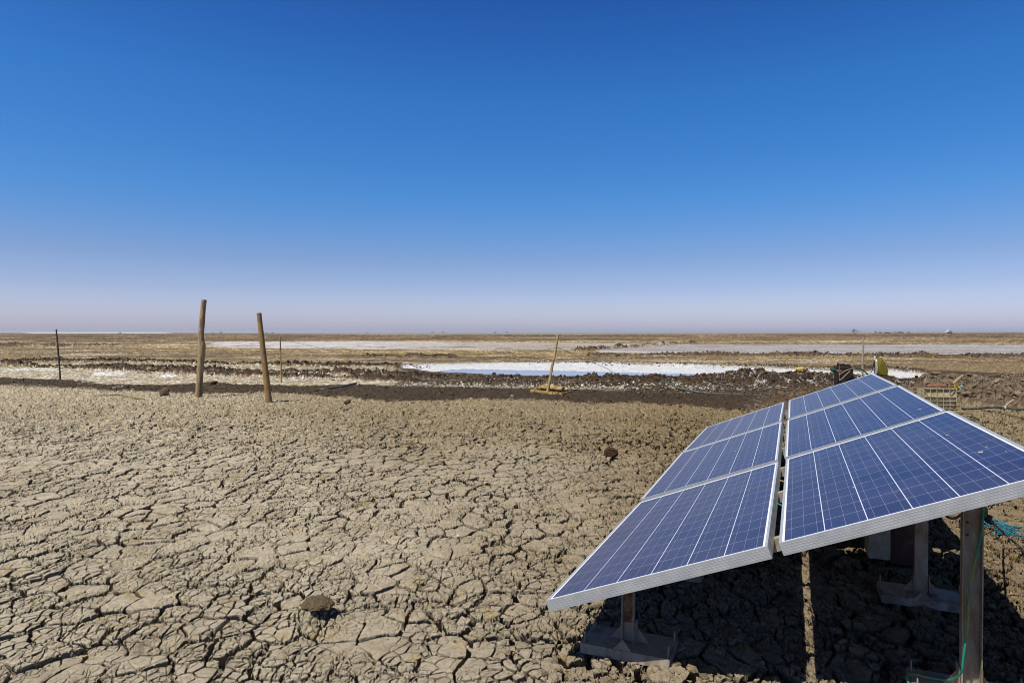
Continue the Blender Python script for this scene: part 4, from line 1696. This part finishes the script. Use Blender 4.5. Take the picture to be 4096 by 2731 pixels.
rag([at(3816, 1542, 14.3), at(3832, 1546, 14.3), at(3838, 1552, 14.3), at(3826, 1556, 14.3), at(3817, 1550, 14.3)], (.6, .5, .01), (.75, .62, .03), 'yellow plastic rag on the clods behind the crate')
rag([at(3836, 1551, 14.3), at(3848, 1546, 14.3), at(3853, 1549, 14.3), at(3845, 1556, 14.3), at(3838, 1557, 14.3)], (.25, .6, .56), (.4, .72, .68), 'pale turquoise plastic rag beside the yellow one')
cable('drain_hose', [G(3845, 1632, .03), G(3880, 1634, .03), G(3915, 1634, .035), G(3940, 1632, .06), G(3965, 1630, .10), G(4000, 1631, .09), G(4020, 1633, .06), G(4060, 1637, .04), G(4110, 1639, .03), G(4180, 1640, .03)], .024, HOSE,
      'dark grey hose lying along the dug ground at the right edge', 'hose')
ROPE = simple('pale_rope', (.5, .46, .40), (.65, .62, .56), 60, .9, bmp=.5)
mb = MB()
rr = random.Random(4)
k0 = G(4010, 1634, .07)
pts = [k0 + Vector((rr.uniform(-.06, .06), rr.uniform(-.03, .03), rr.uniform(-.03, .04))) for _ in range(14)]
mb.tube(smooth_path(pts, 4), .009, 6)
tag(mb.build('rope_knot', ROPE, None, True), 'pale rope knotted round the dark hose at the right', 'rope')
mb = MB()
mb.tube([G(4014, 1634, .04), at(4034, 1614, G(4014, 1634).y + .1), at(4053, 1602, G(4014, 1634).y + .2)], [.020, .022, .020], 7, .05)
tag(mb.build('wooden_stick', WOODP, None, True), 'pale stick leaning on the clods next to the rope knot', 'stick')
mb = MB()
b0 = G(4050, 1636).y
mb.poly([at(4026, 1632, b0), at(4042, 1622, b0), at(4058, 1618, b0), at(4072, 1606, b0), at(4074, 1612, b0), at(4066, 1634, b0), at(4040, 1636, b0)], (0, .02, .004))
tag(mb.build('rusty_sheet', RUST), 'bent rusty metal sheet lying right of the pale stick', 'metal sheet')
cable('thin_cable', [G(3868, 1664, .02), G(3885, 1670, .02), G(3910, 1676, .015), G(3914, 1680, .015), G(3890, 1680, .01), G(3868, 1679, .01)], .009, BLKW, 'short black cable doubled back on the mud right of the crate planks', 'cable')
cable('thin_cable', [G(3925, 1643, .02), G(3970, 1650, .015), G(4020, 1658, .015), G(4070, 1672, .015), G(4150, 1688, .01)], .006, BLKW, 'thin black cable on the mud below the dark grey hose', 'cable')


# ------------------------------------------------------------------ far things on the horizon
LEAF, lt, lb = new_mat('dusty_foliage')
ln = noise(lt, 1.2, 3, .6, objco(lt))
lt.links.new(mixc(lt, ln, (.055, .065, .03), (.11, .115, .055)), lb.inputs['Base Color'])
lb.inputs['Roughness'].default_value = .9


def shrub(px, pyb, wpx, hpx, D, label, treelike=False, seed=0):
    b0 = at(px, pyb, D)
    b0.z = 0
    rr = random.Random(seed)
    w_ = wpx / F * D
    h_ = hpx / F * D
    t = empty('tree' if treelike else 'shrub', b0, label, 'tree' if treelike else 'shrub', 'far shrubs on the horizon')
    mb = MB()
    stems = []
    for k in range(3 if treelike else 2):
        x1 = rr.uniform(-.3, .3) * w_
        mb.tube([(0, 0, -.1), (x1 * .5, 0, h_ * .35), (x1, rr.uniform(-.2, .2) * w_, h_ * .7)], [.05 * h_, .03 * h_, .015 * h_], 5)
        stems.append(x1)
    mb.build('trunk', WOODD, t)
    mb = MB()
    clumps = []
    for k in range(9 if not treelike else 7):
        if treelike:
            clumps.append((stems[k % 3] + rr.uniform(-.15, .15) * w_, rr.uniform(-.2, .2) * w_, h_ * rr.uniform(.55, .95), .2 * w_))
        else:
            a_ = rr.uniform(-1, 1)
            clumps.append((a_ * w_ * .36, rr.uniform(-.3, .3) * w_, h_ * rr.uniform(.25, .75) * (1 - .4 * abs(a_)), .22 * w_))
    for (cx0, cy0, cz0, cr) in clumps:
        for q in range(34):
            v = Vector((rr.gauss(0, 1), rr.gauss(0, 1), rr.gauss(0, .8)))
            v = v.normalized() * rr.random() ** .5 * cr
            c_ = Vector((cx0, cy0, max(cz0, .08 * h_))) + Vector((v.x, v.y, v.z * min(1, h_ * .45 / max(cr, .01))))
            if c_.z < 0:
                c_.z = .05
            s_ = cr * rr.uniform(.10, .22)
            n_ = Vector((rr.gauss(0, 1), rr.gauss(0, 1), rr.gauss(0, 1))).normalized()
            a_ = n_.orthogonal().normalized() * s_
            b_ = n_.cross(a_)
            mb.bm.faces.new([mb.bm.verts.new(c_ + a_), mb.bm.verts.new(c_ + b_), mb.bm.verts.new(c_ - a_ * .8), mb.bm.verts.new(c_ - b_ * .9)])
    mb.build('crown', LEAF, t)


far = [(3417, 1334, 26, 17, 520, 'sparse two stemmed tree on the horizon above the pale thin pole', True),
       (3502, 1331, 12, 11, 560, 'small upright bush, leftmost of the bushes right of the two stemmed tree', False),
       (3520, 1332, 16, 8, 540, 'low round bush, second from the left of the right hand bushes', False),
       (3553, 1333, 32, 6, 520, 'very low wide bush in the middle of the right hand bushes', False),
       (3578, 1332, 11, 8, 560, 'small bush between the two low wide ones on the right horizon', False),
       (3602, 1332, 27, 8, 540, 'wide green bush, second from the right of the right hand bushes', False),
       (3634, 1332, 14, 8, 560, 'small bush, rightmost of the right hand bushes', False),
       (482, 1326, 13, 6, 900, 'dark bush on the white line at the far left horizon', False),
       (854, 1329, 10, 5, 900, 'tiny bush on the horizon just right of the tall grey post', False),
       (885, 1329, 14, 6, 900, 'small bush on the horizon midway between the two big posts', False),
       (1066, 1330, 8, 6, 900, 'tiny bush on the horizon just right of the leaning post', False),
       (1090, 1330, 12, 5, 900, 'tiny bush on the horizon between leaning post and brown thin pole', False),
       (1469, 1329, 9, 6, 900, 'small bush on the horizon above the left end of the far white pan', False),
       (1612, 1331, 6, 6, 900, 'tiny upright bush on the horizon, alone above the far white pan', False),
       (1729, 1331, 12, 6, 900, 'left one of a pair of small bushes on the middle horizon', False),
       (1773, 1331, 14, 6, 900, 'right one of a pair of small bushes on the middle horizon', False),
       (1981, 1333, 12, 7, 800, 'dark small bush on the horizon left of the bamboo pole', False),
       (2028, 1332, 10, 7, 900, 'faint bush on the horizon nearest the bamboo pole on its left', False)]
for i, (a, b_, c_, d_, e_, l_, tr) in enumerate(far):
    shrub(a, b_, c_, d_, e_, l_, tr, i + 1)

# tarpaulin hut on the horizon
TARP = simple('white_tarpaulin', (.36, .38, .36), (.52, .54, .52), .8, .7, bmp=.3, bd=.1)
DKW = simple('dark_wall', (.03, .03, .028), (.07, .06, .05), 1, .9)
hb = at(3795, 1333, 560)
hb.z = 0
hut = empty('tarpaulin_hut', hb, 'small hut with white tarpaulin roof on the right horizon', 'hut')
k_ = 560 / F
mb = MB()
for (x0, x1, z1) in ((-7, 10, 6),):
    mb.box(((x0 + x1) / 2 * k_, 0, z1 / 2 * k_), ((x1 - x0) * k_, 2.2, z1 * k_))
mb.build('wall', DKW, hut)
mb = MB()
prof_ = [(-12, 2), (-9, 7), (-6, 9), (-4, 12), (1, 14), (6, 12), (9, 8), (12, 6), (12, 4), (6, 5), (0, 5), (-7, 3)]
mb.poly([(x * k_, -1.4, z * k_) for x, z in prof_], (0, 2.8, 0))
mb.build('roof', TARP, hut)
flag = at(3437, 1333, 500)
flag.z = 0
mb = MB()
kf = 500 / F
mb.tube([(0, 0, 0), (0, 0, 12 * kf)], .05, 5)
st = empty('marker_flag', flag, 'tiny dark red marker flag on the horizon right of the two stemmed tree', 'flag')
mb.build('stick', WOODD, st)
mb = MB()
mb.poly([(.06, 0, 12 * kf), (.06, 0, 7 * kf), (-.5, 0, 6 * kf), (-.3, 0, 10 * kf)], (0, .04, 0))
mb.build('cloth', simple('dark_red_cloth', (.18, .04, .05), (.25, .07, .07), 3, .9), st)


# ------------------------------------------------------------------ dusty air over the plain
hz, ht, hbs = new_mat('dusty_air')
ht.nodes.remove(hbs)
pv = ht.nodes.new('ShaderNodeVolumePrincipled')
pv.inputs['Color'].default_value = (.80, .83, .92, 1)
pv.inputs['Density'].default_value = .00015
pv.inputs['Anisotropy'].default_value = .2
ht.links.new(pv.outputs[0], ht.nodes['Material Output'].inputs['Volume'])
mb = MB()
mb.box((0, 12500, 4.0), (24000, 27000, 11.6))
o = mb.build('haze', hz)
o['kind'] = 'stuff'
